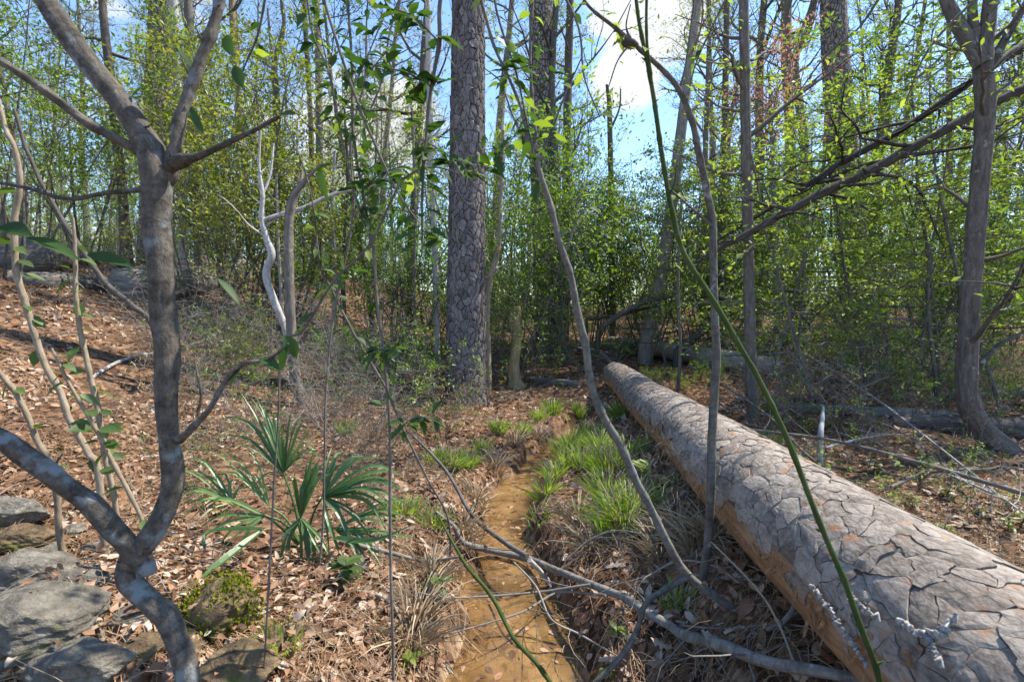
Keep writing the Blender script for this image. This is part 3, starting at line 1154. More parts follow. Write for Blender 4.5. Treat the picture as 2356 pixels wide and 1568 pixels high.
def proto_tree(name, label, cat, seed, h, r, first, nb, blen, per, L, barkm, leafm, lean=0.06, **kw):
    rng = np.random.default_rng(seed)
    tk = wander(rng, (0, 0, -0.15), (rng.normal(0, lean), rng.normal(0, lean), 1), h, 14, 0.045, 0.05)
    tr = r * (1 - 0.88 * np.linspace(0, 1, 15) ** 1.1)
    tr[0] *= 1.35
    root = thing(name, label, cat)
    gt, gl = Geo(), Geo()
    tube(gt, tk, tr, 9, 0.5, 0.06, seed=seed)
    needle = kw.pop('needle', False)
    lk = {k: kw.pop(k) for k in ('ratio', 'jitter', 'tint', 'hi', 'hang') if k in kw}
    A, D = grow(rng, gt, tk, tr, first, nb, blen, **kw)
    gt.build("trunk", barkm, root)
    if needle:
        needle_tufts(rng, gl, A, D, per, L)
    else:
        scatter_leaves(rng, gl, A, D, per, L, flat=kw.get('flat', 0), **lk)
    if per:
        gl.build("crown", leafm, root, kind="stuff")
    return root


def proto_shrub(name, label, seed, h, stems, r, blen, nb, per, L, barkm, leafm, splay=0.35, first=0.25, **kw):
    rng = np.random.default_rng(seed)
    root = thing(name, label, "shrub")
    gt, gl = Geo(), Geo()
    lk = {k: kw.pop(k) for k in ('ratio', 'jitter', 'tint', 'hi', 'hang') if k in kw}
    for s in range(stems):
        a = rng.uniform(0, 6.28)
        st = wander(rng, (0.1 * math.cos(a), 0.1 * math.sin(a), -0.1), (math.cos(a) * splay, math.sin(a) * splay, 1), h * rng.uniform(.65, 1.05), 9, 0.08, 0.04)
        sr = r * rng.uniform(.6, 1) * (1 - 0.8 * np.linspace(0, 1, 10))
        tube(gt, st, sr, 6, 0.5, seed=s)
        A, D = grow(rng, gt, st, sr, first, nb, blen, **kw)
        if per:
            scatter_leaves(rng, gl, A, D, per, L, flat=kw.get('flat', 0), **lk)
    gt.build("stem", barkm, root)
    if per:
        gl.build("foliage", leafm, root, kind="stuff")
    return root


def set_leaf_mat(root, mat):
    for c in root.children:
        if c.get("kind") == "stuff":
            c.material_slots[0].link = 'OBJECT'
            c.material_slots[0].material = mat


def set_stem_mat(root, mat):
    for c in root.children:
        if c.get("kind") != "stuff":
            c.material_slots[0].link = 'OBJECT'
            c.material_slots[0].material = mat


PROTO = {}
for k in range(4):
    PROTO['tree', k] = proto_tree("slender_tree", "", "tree", 40 + k, 13 + 1.5 * k, 0.085 + 0.018 * k, 0.28, 26, 2.2 + .2 * k, 3, 0.082, M_bark_brown, M_spring,
                                  up=0.55, sub=5, twigs=4, minr=0.006, jitter=0.16)
for k in range(2):
    PROTO['bare', k] = proto_tree("budding_tree", "", "tree", 60 + k, 12 + 2 * k, 0.07 + .02 * k, 0.3, 24, 2.0, 2, 0.055, M_bark_thin, M_yellow,
                                  up=0.7, sub=5, twigs=4, minr=0.006, jitter=0.10)
for k in range(3):
    PROTO['pine', k] = proto_tree("tall_pine", "", "tree", 80 + k, 23 + 2 * k, 0.21 + .03 * k, 0.42, 40, 3.0, 11, 0.24, M_bark_far, M_needle, lean=0.03,
                                  up=0.25, sub=5, twigs=3, minr=0.010, needle=True)
for k in range(3):
    PROTO['shrub', k] = proto_shrub("leafy_shrub", "", 100 + k, 3.4 + .5 * k, 5, 0.022, 0.95, 11, 2, 0.068, M_bark_thin, M_holly, up=.4, sub=4, twigs=4, minr=.003, jitter=.07)
for k in range(2):
    PROTO['low', k] = proto_shrub("low_shrub", "", 120 + k, 1.5, 7, 0.010, 0.5, 8, 3, 0.05, M_bark_thin, M_ever, .55, 0.15, up=.35, sub=3, twigs=3, minr=.002, jitter=.05)
for k in range(3):
    PROTO['spray', k] = proto_tree("understory_sapling", "", "tree", 140 + k, 4.2 + .6 * k, 0.026, 0.14, 22, 1.15, 2, 0.075, M_bark_thin, M_spring, lean=.15,
                                   up=0.12, sub=5, twigs=4, minr=.003, flat=.75, jitter=.05, hi=True, tint=(.3, 1))
for k in range(2):
    PROTO['brush', k] = proto_shrub("bare_brush", "", 160 + k, 1.6, 9, 0.008, 0.55, 7, 0, 0.05, M_twig, M_straw, .8, 0.15, up=.25, sub=3, twigs=2, minr=.002)
used = {k: False for k in PROTO}
PROTO_KEYS = {n: [k for k in PROTO if k[0] == n] for n in set(k[0] for k in PROTO)}


def put(kind, x, y, label, group=None, scale=1.0, rot=None, leaf=None, stem=None, k=None, tilt=0.0):
    keys = PROTO_KEYS[kind]
    key = keys[random.randrange(len(keys))] if k is None else keys[k % len(keys)]
    if used[key]:
        o = copy_tree(PROTO[key])
        if 'group' in o:
            del o['group']
    else:
        o = PROTO[key]
        used[key] = True
    fresh = o
    fresh.location = (x, y, Hs(x, y) - 0.02)
    fresh.rotation_euler = (random.uniform(-tilt, tilt), random.uniform(-tilt, tilt), random.uniform(0, 6.28) if rot is None else rot)
    fresh.scale = (scale, scale, scale)
    fresh["label"] = label
    if group:
        fresh["group"] = group
    LATER.append((fresh, leaf, stem))
    return fresh


LATER = []
FILLED = []


def gp(px, Y):
    return (px - CX) / FPX * Y, Y


# -------- woods behind: scattered individuals
def clear_of(x, y, pts, d):
    return all((x - a) ** 2 + (y - b) ** 2 > d * d for a, b in pts)


spots = []
LEAF_WORD = {"leaf_spring": "light green", "leaf_young_yellow": "yellow green", "leaf_bright_holly": "bright green", "leaf_olive": "olive", "leaf_evergreen": "dark green"}
STEM_WORD = {"bark_brown": "brown trunked", "bark_thin_stem": "dull grey stemmed", "bark_grey_smooth": "pale barked"}
MARKS = [(120, "behind the tan stems at the far left"), (300, "behind the old logs"), (450, "behind the forked sapling"), (600, "behind the olive shrubs"), (740, "behind the crooked brown sapling"),
         (880, "behind the bare brush on the left"), (1010, "behind the pale thin trunk"), (1130, "behind the plated pine"), (1300, "behind the second pine trunk"), (1420, "under the cloud gap"),
         (1560, "behind the pale leaning trunk"), (1700, "behind the slender dark trunk"), (1850, "behind the reddish maple"), (2000, "behind the reddish pine"), (2180, "behind the long leaning limbs"), (2290, "behind the curved brown tree"), (9999, "at the woods' right edge")]


NEAR = [(1888, 1010, "the white snapped stick"), (2300, 1035, "the curved brown tree's foot"), (1730, 960, "the slender dark trunk's foot"), (1640, 830, "the second fallen log"), (2050, 960, "the decayed logs"), (1410, 850, "the tip of the big log"), (1850, 1130, "the big log's middle"), (2340, 1200, "the right edge"),
        (2120, 1170, "the green leaf cluster"), (1070, 930, "the plated pine's foot"), (1188, 885, "the tan stump"), (1240, 1040, "the creek's bend"), (680, 1150, "the palmetto"), (690, 930, "the crooked brown sapling's foot"), (330, 1280, "the forked sapling's fork"), (500, 1440, "the mossy boulder"), (120, 1400, "the left corner rocks"),
        (1170, 1480, "the wide water"), (1450, 1390, "the long grey fallen branch"), (1625, 1330, "the bowed sapling's foot"), (350, 680, "the furrowed fallen trunk"), (220, 900, "the tan stems on the left"), (850, 1250, "the grey stick on the left bank"), (1440, 1200, "the arching grass clump"), (1780, 1480, "the grey sapling's foot"), (1130, 1150, "the narrow water"), (800, 900, "the brush left of the plated pine"), (900, 1450, "the leafy whips' feet"), (700, 1400, "the drooping palmetto blade")]


def near_mark(px, py):
    return min(NEAR, key=lambda m: (m[0] - px) ** 2 + ((m[1] - py) * 1.5) ** 2)[2]


def where(kind, x, y, lf, sm):
    px = CX + x / y * FPX
    if y < 9.6:
        py = 700 + (CAM_H - Hs(x, y)) * FPX / y
        return " ".join(w for w in (LEAF_WORD.get(lf.name, "") if lf else "", kind, "near", near_mark(px, py)) if w)
    place = next(t for lim, t in MARKS if px < lim)
    far = "near" if y < 13 else ("" if y < 22 else ("distant" if y < 34 else "farthest"))
    return " ".join(w for w in (far, STEM_WORD.get(sm.name, "") if sm else "", LEAF_WORD.get(lf.name, "") if lf else "", kind, place) if w)


LEAFS = {'tree': [M_spring, M_spring, M_yellow, M_holly, M_olive], 'shrub': [M_holly, M_ever, M_spring, M_holly], 'low': [M_ever, M_holly]}


def fill(kind, count, y0, y1, gap, label, group, scale, x_extra=1.12, sky=False, tilt=0.03, leaf=None, stem=None, xr=(-9, 9)):
    n, tries = 0, 0
    while n < count and tries < count * 40:
        tries += 1
        y = random.uniform(y0, y1) if y1 < 20 else y0 + (y1 - y0) * random.random() ** 0.8
        x = random.uniform(-x_extra, x_extra) * y
        if not (xr[0] < x / y < xr[1]):
            continue
        px = CX + x / y * FPX
        if sky and (1330 < px < 1600 or (720 < px < 860 and random.random() < .7)):
            continue
        if not clear_of(x, y, spots, gap):
            continue
        spots.append((x, y))
        lf_ = random.choice(leaf) if leaf else None
        sm_ = random.choice(stem) if stem else None
        FILLED.append(put(kind, x, y, where(label, x, y, lf_, sm_), group, scale * random.uniform(.75, 1.25), leaf=lf_, stem=sm_, tilt=tilt))
        n += 1


STEMS = [M_bark_brown, M_bark_thin, M_bark_grey, M_bark_brown]
fill('tree', 46, 14, 46, 1.3, "slender tree", "slender trees in the woods behind", 1.0, sky=True, leaf=LEAFS['tree'], stem=STEMS)
fill('bare', 28, 11, 40, 1.1, "nearly leafless tree", "budding trees in the woods behind", 1.0, sky=True, stem=STEMS)
fill('pine', 30, 24, 60, 2.6, "tall needled pine", "tall pines far back in the woods", 1.0, sky=True)
fill('shrub', 58, 9.5, 34, 1.0, "leafy shrub", "understory shrubs behind the creek", 1.0, leaf=LEAFS['shrub'])
fill('low', 40, 9.5, 24, 0.7, "low shrub", "low shrubs on the forest floor behind", 1.0, leaf=LEAFS['low'])
fill('brush', 34, 7.5, 20, 0.7, "tangle of bare brush", "bare brush on the forest floor", 1.0)
fill('spray', 24, 8.5, 22, 1.0, "layered understory sapling", "understory saplings behind", 1.0, xr=(0.15, 1.1))

PROTO['whip', 0] = proto_shrub("sparse_sapling", "", 171, 1.9, 3, 0.007, 0.35, 7, 1, 0.06, M_bark_thin, M_holly, .3, 0.3, up=.4, sub=2, twigs=2, minr=.0015, jitter=.03, hi=True)
PROTO['whip', 1] = proto_shrub("sparse_sapling", "", 172, 1.3, 4, 0.006, 0.3, 6, 1, 0.055, M_bark_thin, M_spring, .5, 0.3, up=.3, sub=2, twigs=2, minr=.0015, jitter=.03, hi=True)
PROTO['straw', 0] = proto_shrub("dry_weed", "", 181, .8, 14, 0.0035, 0.22, 5, 1, 0.05, M_bark_tan, M_straw, .9, 0.2, up=.25, sub=2, twigs=2, minr=.001, jitter=.03, ratio=.2)
for k_ in (('whip', 0), ('whip', 1), ('straw', 0)):
    used[k_] = False
    PROTO_KEYS.setdefault(k_[0], []).append(k_)
spots_far, spots = spots, []
for (px0, px1, y0, y1, kind, cnt, lab, grp) in (
        (380, 1010, 4.6, 9.5, 'brush', 18, "bare grey brush", "bare brush on the forest floor"), (380, 1050, 4.4, 8.5, 'whip', 22, "sparse thin sapling", "sparse saplings in the brush"), (350, 1050, 4.0, 8.0, 'straw', 30, "dry straw coloured weed", "dry weeds on the forest floor"),
        (400, 800, 2.7, 4.6, 'whip', 9, "sparse thin sapling", "sparse saplings in the brush"), (420, 900, 2.7, 4.6, 'straw', 14, "dry straw coloured weed", "dry weeds on the forest floor"), (440, 900, 2.9, 4.8, 'brush', 9, "bare grey brush", "bare brush on the forest floor"),
        (1750, 2350, 2.6, 4.6, 'whip', 11, "sparse thin sapling", "sparse saplings in the brush"), (1850, 2350, 2.6, 4.6, 'straw', 10, "dry straw coloured weed", "dry weeds on the forest floor"),
        (1130, 1330, 9.0, 11, 'brush', 5, "bare grey brush", "bare brush on the forest floor"), (1820, 2350, 5.0, 10, 'brush', 16, "bare grey brush", "bare brush on the forest floor"), (1800, 2350, 4.2, 9.5, 'whip', 26, "sparse thin sapling", "sparse saplings in the brush"), (1780, 2350, 3.8, 9, 'straw', 22, "dry straw coloured weed", "dry weeds on the forest floor")):
    n_ = tr_ = 0
    while n_ < cnt and tr_ < 900:
        tr_ += 1
        y = random.uniform(y0, y1)
        px = random.uniform(px0, px1)
        x = (px - CX) / FPX * y
        if not clear_of(x, y, spots, .42) or (abs(x - np.interp(y, _lY, _lX)) < .55 and y < 8) or (abs(x - np.interp(y, _cy, _cx)) < .6 and y < 7) or math.hypot(x + .65, y - 7.1) < .5:
            continue
        spots.append((x, y))
        lf_ = random.choice([M_holly, M_spring, M_ever]) if kind == 'whip' else None
        FILLED.append(put(kind, x, y, where(lab, x, y, lf_, None), grp, random.uniform(.45, 1.0) * (.5 if y < 4.8 and y1 < 5 else 1), leaf=lf_, tilt=.12))
        n_ += 1
spots = spots_far + spots
for fresh, leaf, stem in LATER:
    if leaf:
        set_leaf_mat(fresh, leaf)
    if stem:
        set_stem_mat(fresh, stem)
LATER.clear()

# far woods: one mass
rng = np.random.default_rng(77)
gt, gl = Geo(), Geo()
for k in range(260):
    y = rng.uniform(48, 110)
    x = rng.uniform(-1.3, 1.3) * y
    z = Hs(x, y)
    h = rng.uniform(9, 20) * (0.75 if 1330 < CX + x / y * FPX < 1620 else 1)
    tk = wander(rng, (x, y, z - .3), (rng.normal(0, .05), 0, 1), h, 6, .05)
    tube(gt, tk, np.linspace(rng.uniform(.1, .25), .04, 7), 5, 0.5, seed=k)
    m = 240
    zz = rng.uniform(0.25, 1.05, m) ** 0.8
    rr = rng.uniform(0.4, 2.6, m)
    aa = rng.uniform(0, 6.28, m)
    c = np.stack([np.interp(zz, np.linspace(0, 1, 7), tk[:, q]) for q in range(3)], -1)
    c += np.stack((np.cos(aa) * rr, np.sin(aa) * rr, rng.normal(0, .3, m)), -1)
    leaves(gl, c, rng.normal(0, 1, (m, 3)), rng.normal(0, .6, (m, 3)) + (0, 0, 1), rng.uniform(.25, .6, m), rng.uniform(.12, .3, m), .1, .1, np.clip(rng.uniform(.2, .8) + rng.normal(0, .15, m), 0, 1))
for k in range(330):
    y = rng.uniform(34, 90)
    x = rng.uniform(-1.3, 1.3) * y
    z = Hs(x, y)
    m = 130
    hh = rng.uniform(2.0, 5.0)
    c = np.array((x, y, z)) + np.stack((rng.normal(0, 1.3, m), rng.normal(0, 1.3, m), rng.uniform(0, 1, m) * hh), -1)
    leaves(gl, c, rng.normal(0, 1, (m, 3)), rng.normal(0, .6, (m, 3)) + (0, 0, 1), rng.uniform(.18, .4, m), rng.uniform(.1, .22, m), .1, .1, np.clip(rng.uniform(.1, .7) + rng.normal(0, .15, m), 0, 1))
gt.add(np.concatenate(gl.V), np.concatenate(gl.T), np.concatenate(gl.tintT), None, 1)
gt.build("far_woods", [M_bark_thin, M_spring], kind="stuff")
# ------------------------------------------------------------------ placed trees, shrubs and saplings
def G2(px, py, lift=0.0):
    """Line of sight meets the ground raised by lift."""
    d = pix_dir(px, py)
    ys = np.linspace(0.5, 30, 4000)
    xs, zs = d.x / d.y * ys, CAM_H + d.z / d.y * ys
    h = H(xs, ys) + lift
    ok = zs <= h
    i = int(np.argmax(ok)) if ok.any() else len(ys) - 1
    return np.array((xs[i], ys[i], zs[i]))


def rooted(pts, Y=None, top_dy=0.0, n=8):
    """[(px, py, width)] from the foot up -> path, radii, foot. The foot stands on the ground."""
    if Y is None:
        Y = float(G(pts[0][0], pts[0][1])[1])
    k = len(pts)
    full = [(a, b, Y + top_dy * i / (k - 1), w) for i, (a, b, w) in enumerate(pts)]
    P, R = px_path(full, n)
    gz = Hs(P[0][0], P[0][1])
    if P[0][2] > gz - 0.05:
        P = np.vstack(((P[0][0], P[0][1], gz - 0.08), P))
        R = np.concatenate(((R[0] * 1.12,), R))
    return P, R, np.array((P[0][0], P[0][1], gz))


def named_tree(name, label, cat, pts, barkm, Y=None, top_dy=0.0, forks=(), leafm=None, first=0.4, nb=0, blen=1.0, per=3, L=0.06, sides=12, lump=0.08, seed=1, trunk_name="trunk", group=None, **kw):
    P, R, foot = rooted(pts, Y, top_dy)
    root = thing(name, label, cat, foot, group)
    rng = np.random.default_rng(seed)
    gt, gl = Geo(), Geo()
    tube(gt, P, R, sides, 0.5, lump, True, seed=seed)
    for f in forks:
        Yf = float(P[len(P) // 2][1]) if len(f[0]) == 3 else None
        FP, FR = px_path([(q[0], q[1], Yf + 0.08 * i, q[2]) if len(q) == 3 else q for i, q in enumerate(f)], 7)
        tube(gt, FP, FR, max(6, sides - 3), 0.5, lump, True, seed=seed + 3)
    lk = {k: kw.pop(k) for k in ('ratio', 'jitter', 'tint', 'hi', 'hang') if k in kw}
    if nb:
        A, D = grow(rng, gt, P, R, first, nb, blen, **kw)
        if leafm is not None and per:
            scatter_leaves(rng, gl, A, D, per, L, flat=kw.get('flat', 0), **lk)
    gt.build(trunk_name, barkm, root, foot)
    if gl.n:
        gl.build("crown", leafm, root, foot, kind="stuff")
    return root


# big pines further back
named_tree("pine_tree", "second pine trunk half hidden by bright leaves just behind the plated pine", "tree",
           [(1264, 790, 66), (1256, 600, 60), (1248, 300, 54), (1243, 0, 50), (1240, -300, 44)], M_bark_far, 12.5, sides=20, lump=.04, seed=2)
named_tree("pine_tree", "tall reddish brown pine trunk leaning slightly beyond the long leaning limbs", "tree",
           [(1986, 745, 64), (1962, 560, 60), (1941, 350, 58), (1920, 100, 52), (1910, -300, 46)], M_bark_far, 11.5, sides=20, lump=.04, seed=3)
named_tree("pine_tree", "dark pine trunk rising behind the forked sapling on the slope", "tree",
           [(345, 640, 52), (360, 300, 52), (372, 0, 46), (376, -300, 40)], M_bark_far, 13.0, sides=18, lump=.05, seed=4)
# trunks of the middle distance
named_tree("slender_tree", "straight dark slender trunk standing just beyond the fallen log", "tree",
           [(1731, 968, 26), (1722, 600, 23), (1716, 300, 22), (1711, 0, 20), (1706, -300, 18)], M_bark_brown, None, sides=12, seed=5,
           leafm=M_spring, first=.35, nb=12, blen=1.3, per=2, L=.06, up=.5, sub=4, twigs=3)
named_tree("curved_tree", "curved brown tree with a swept foot and forked top beside the decayed logs", "tree",
           [(2318, 1040, 56), (2258, 985, 48), (2226, 900, 40), (2232, 700, 37), (2252, 450, 35), (2268, 250, 35), (2262, 135, 35), (2275, 40, 26), (2285, -120, 20)], M_bark_brown, None, 0.1, sides=16, lump=.12, seed=6,
           forks=[[(2262, 150, 34), (2225, 90, 30), (2182, 10, 24), (2150, -90, 18)], [(2264, 150, 22), (2238, 40, 18), (2244, -80, 14)], [(2270, 165, 18), (2330, 60, 16), (2376, -20, 12)], [(2275, 160, 16), (2340, 110, 12), (2420, 70, 8)],
                  [(2232, 870, 12), (2290, 800, 10), (2360, 760, 6)]],
           leafm=M_spring, first=.3, nb=9, blen=.9, per=2, L=.07, up=.4, sub=4, twigs=3)
named_tree("leaning_tree", "pale grey trunk leaning to the right behind the far log", "tree",
           [(1486, 785, 33), (1518, 650, 27), (1548, 450, 25), (1580, 200, 22), (1606, 0, 19), (1640, -250, 15)], M_bark_pale_log, 10.5, seed=7,
           leafm=M_spring, first=.5, nb=9, blen=1.5, per=1, L=.06, up=.6, sub=4, twigs=3)
named_tree("dead_snag", "crooked dead snag with a kinked top rising above the olive shrubs", "tree",
           [(642, 660, 17), (640, 450, 15), (637, 250, 15), (632, 150, 13), (653, 60, 9), (648, 0, 8), (646, -60, 6)], M_bark_grey, 12, forks=[[(632, 160, 8), (622, 90, 6), (616, 20, 4)]], seed=8)
named_tree("slender_tree", "vine clad slender trunk against the blue sky above the olive shrubs", "tree",
           [(738, 640, 18), (735, 330, 16), (733, 150, 15), (728, 0, 13), (726, -300, 10)], M_bark_brown, 15, seed=9, leafm=M_spring, first=.3, nb=26, blen=.35, per=3, L=.07, up=.2, sub=2, twigs=2)
named_tree("slender_tree", "thin companion trunk close left of the vine clad trunk", "tree",
           [(722, 640, 12), (716, 320, 11), (708, 150, 11), (700, 0, 10), (694, -300, 8)], M_bark_thin, 16, seed=10, nb=8, blen=1.0, first=.5, up=.7, sub=3, twigs=2)
named_tree("slender_tree", "pale thin trunk close left of the plated pine", "tree",
           [(1006, 838, 16), (1001, 600, 14), (990, 300, 14), (984, 0, 12), (980, -250, 10)], M_bark_white, None, seed=11, leafm=M_spring, nb=12, blen=.9, first=.4, per=1, L=.05, up=.6, sub=4, twigs=3)
named_tree("bent_sapling", "tan bent sapling hugging the right side of the plated pine", "tree",
           [(1121, 800, 17), (1119, 720, 16), (1128, 640, 14), (1145, 575, 12), (1152, 450, 10), (1158, 300, 7)], M_bark_tan, 8.0, seed=12, leafm=M_holly, nb=10, blen=.7, first=.35, per=3, L=.06, up=.4, sub=4, twigs=3)
st = named_tree("tree_stump", "tan peeled stump with a flared foot right of the plated pine", "stump",
                [(1188, 893, 46), (1185, 874, 28), (1183, 838, 24), (1187, 805, 25), (1189, 770, 22), (1191, 738, 20), (1190, 705, 17)], M_bark_peel, None, seed=13, sides=14, lump=.18)
named_tree("dead_snag", "broken topped thin snag standing behind the far log", "tree",
           [(1410, 740, 15), (1406, 450, 13), (1402, 250, 11), (1396, 195, 6)], M_bark_brown, 13, seed=14, forks=[[(1404, 300, 6), (1425, 250, 4), (1428, 205, 3)]])
named_tree("slender_tree", "dark tree with two rising limbs left of the reddish pine", "tree",
           [(1832, 700, 26), (1825, 520, 22), (1815, 250, 21), (1808, 100, 21), (1812, -60, 19), (1812, -300, 15)], M_bark_brown, 13, seed=15, leafm=M_yellow, nb=12, blen=2.0, first=.4, per=2, L=.07, up=.6, sub=5, twigs=3)
named_tree("slender_tree", "kinked dark tree close to the reddish pine on its left", "tree",
           [(1842, 690, 22), (1846, 480, 19), (1852, 350, 18), (1836, 220, 18), (1830, 130, 16), (1862, 60, 14), (1880, -60, 12), (1890, -280, 9)], M_bark_grey, 14.5, seed=16, leafm=M_yellow, nb=12, blen=1.8, first=.5, per=2, L=.07, up=.5, sub=5, twigs=3)
named_tree("slender_tree", "branching tree right of the reddish pine with yellow young leaves", "tree",
           [(1990, 700, 26), (2002, 520, 24), (2028, 320, 22), (2046, 160, 18), (2068, 0, 14), (2090, -250, 10)], M_bark_brown, 13.5, seed=17, leafm=M_yellow, nb=14, blen=2.2, first=.4, per=3, L=.07, up=.6, sub=5, twigs=4)
named_tree("slender_tree", "thin dark trunk between the plated pine and the cloud gap", "tree",
           [(1300, 720, 20), (1303, 400, 18), (1308, 150, 18), (1312, 0, 16), (1315, -250, 12)], M_bark_brown, 14, seed=18, leafm=M_spring, nb=10, blen=1.2, first=.3, per=2, L=.07, up=.5, sub=4, twigs=3)
named_tree("slender_tree", "pale slanting trunk high on the left slope", "tree",
           [(420, 560, 16), (412, 300, 16), (405, 120, 17), (398, -40, 16), (390, -250, 12)], M_bark_white, 12, seed=19, nb=8, blen=1.2, first=.4, up=.5, sub=3, twigs=2)
named_tree("slender_tree", "moss streaked thin trunk left of the crooked snag", "tree",
           [(575, 600, 15), (560, 350, 14), (540, 120, 14), (532, -60, 12), (530, -250, 10)], M_bark_tan, 14, seed=20, leafm=M_olive, nb=14, blen=.8, first=.4, per=2, L=.07, up=.5, sub=3, twigs=3)
named_tree("slender_tree", "slender dark tree standing left of the green vine near the fallen log tip", "tree",
           [(1662, 760, 16), (1660, 500, 15), (1668, 250, 14), (1672, 0, 12), (1672, -250, 9)], M_bark_brown, 11, seed=21, leafm=M_spring, nb=14, blen=1.3, first=.35, per=2, L=.06, up=.6, sub=4, twigs=3)
named_tree("red_maple", "young maple with reddish new leaves left of the reddish pine", "tree",
           [(1790, 720, 13), (1782, 500, 11), (1775, 300, 8), (1770, 170, 5)], M_bark_grey, 9.6, seed=22, leafm=M_red, nb=26, blen=1.7, first=.4, per=2, L=.075, up=.5, sub=5, twigs=4)

# crooked brown sapling and its pale lichen covered neighbour
named_tree("crooked_sapling", "crooked brown sapling with a snapped off bent top left of the plated pine", "tree",
           [(697, 940, 27), (676, 830, 22), (666, 650, 20), (664, 520, 21), (669, 476, 21), (684, 438, 14), (716, 400, 8), (738, 378, 6)], M_bark_brown, None, seed=23, sides=14, lump=.12,
           forks=[[(668, 470, 14), (690, 430, 10), (695, 395, 6)]])
named_tree("pale_sapling", "pale lichen covered sapling zigzagging beside the crooked brown sapling", "tree",
           [(690, 930, 14), (668, 800, 14), (650, 738, 15), (630, 691, 16), (612, 632, 15), (625, 588, 17), (615, 552, 15), (602, 503, 12), (604, 447, 9), (596, 380, 6), (600, 300, 4)], M_bark_white, float(G(697, 940)[1]) + .12, seed=24, sides=10, lump=.14,
           forks=[[(604, 508, 11), (650, 492, 11), (700, 478, 11), (745, 456, 9), (790, 440, 8), (860, 425, 5), (900, 395, 3)], [(604, 450, 6), (622, 400, 5), (630, 330, 3)]],
           leafm=M_olive, nb=7, blen=.5, first=.6, per=1, L=.05, up=.6, sub=3, twigs=2)
for i, (pts, lab) in enumerate([
        ([(655, 820, 9), (648, 700, 8), (640, 560, 7), (636, 400, 5)], "thin grey stem behind the pale lichen covered sapling"),
        ([(760, 800, 10), (772, 650, 9), (765, 500, 8), (770, 350, 6)], "thin pale stem in the brush left of the plated pine"),
        ([(795, 800, 9), (790, 600, 8), (800, 420, 7), (792, 250, 5)], "thin stem with few leaves mid way between crooked sapling and plated pine"),
        ([(905, 810, 7), (900, 730, 7), (915, 660, 6), (935, 600, 4)], "forked whitish stem in front of the brush left of the plated pine"),
        ([(960, 840, 8), (952, 650, 8), (955, 450, 7), (948, 250, 5)], "grey whip of a sapling beside the pale thin trunk"),
        ([(2100, 800, 10), (2092, 650, 9), (2105, 520, 7), (2120, 420, 5)], "thin dark stem in the leafy sprays right of the reddish pine"),
        ([(2160, 950, 10), (2150, 850, 9), (2135, 700, 8), (2140, 560, 6)], "thin stem left of the curved brown tree"),
        ([(1560, 900, 9), (1565, 800, 8), (1560, 650, 7), (1568, 450, 5)], "thin upright stem beside the upper end of the fallen log")]):
    named_tree("thin_sapling", lab, "sapling", pts, [M_twig, M_bark_white, M_bark_thin, M_bark_white, M_twig, M_bark_thin, M_bark_thin, M_twig][i], None, seed=30 + i, sides=7,
               leafm=M_spring, nb=9, blen=.55, first=.3, per=1, L=.05, up=.5, sub=3, twigs=3)


def named_log(name, label, pts, barkm, lift_f=1.0, cap=True, sides=14, lump=.12, seed=1, sub=1, cat="log", group=None, crook=0.0):
    """A stem lying on the ground along a line of picture points."""
    P, R = [], []
    for a, b, w in pts:
        p = G2(a, b, 0.0)
        r = w * p[1] / FPX / 2
        p = G2(a, b, r * lift_f)
        P.append(p)
        R.append(r)
    P, R = smooth_path(P, R, 8)
    foot = np.array((P[0][0], P[0][1], Hs(P[0][0], P[0][1])))
    o = thing(name, label, cat, foot, group)
    g = Geo()
    tube(g, P, R, sides, .5, lump, cap, seed=seed)
    g.build("trunk" if cat == "log" else "stick", barkm, o, foot)
    return o


named_log("fallen_log", "second fallen log lying crosswise beyond the tip of the big log", [(1400, 788, 26), (1500, 801, 34), (1640, 822, 42), (1750, 838, 42), (1805, 844, 38)], M_bark_pale_log, 1.0, seed=3)
named_log("fallen_log", "grey decayed log lying left of the curved brown tree", [(1825, 938, 18), (1980, 945, 24), (2120, 956, 30), (2230, 966, 34)], M_bark_rot, .6, seed=4, lump=.25)
named_log("fallen_log", "thick decayed log passing behind the foot of the curved brown tree", [(2050, 968, 28), (2200, 978, 44), (2356, 990, 54), (2480, 1000, 56)], M_bark_rot, .6, seed=5, lump=.25)
named_log("fallen_log", "dark rotten log in the leaves further back on the right", [(2130, 915, 16), (2260, 905, 24), (2400, 900, 28)], M_bark_rot, .6, seed=6, lump=.2)
named_log("fallen_log", "thick furrowed fallen trunk lying on the slope behind the forked sapling", [(262, 655, 64), (330, 658, 84), (400, 650, 72), (520, 634, 46), (640, 606, 34)], M_bark_rot, .6, seed=7, lump=.12, sides=22)
named_log("fallen_log", "old log half buried in leaves left of the furrowed trunk", [(20, 642, 30), (120, 648, 40), (230, 655, 40)], M_bark_rot, .3, seed=8, lump=.2)
named_log("fallen_log", "dark log highest on the slope at the far left", [(-60, 590, 22), (60, 592, 26), (170, 600, 20)], M_bark_rot, .6, seed=9, lump=.2)
named_log("fallen_log", "thin dark log lying on top of the slope above the left leaves", [(-40, 565, 14), (60, 560, 16), (140, 575, 12)], M_bark_rot, .9, seed=10, lump=.2)
named_log("fallen_branch", "short dark rotten branch on the ground right of the tan stump", [(1212, 872, 12), (1270, 878, 17), (1335, 884, 14)], M_bark_rot, .7, seed=11, lump=.25, cat="branch")
named_log("fallen_branch", "pale stick on the leaves between the plated pine and the tan stump", [(1122, 852, 7), (1150, 855, 8), (1180, 857, 6)], M_bark_tan, .7, seed=12, cat="branch")
named_log("fallen_branch", "pale stick on the leaves left of the plated pine", [(955, 812, 10), (990, 822, 12), (1022, 830, 8)], M_bark_tan, .7, seed=13, cat="branch")
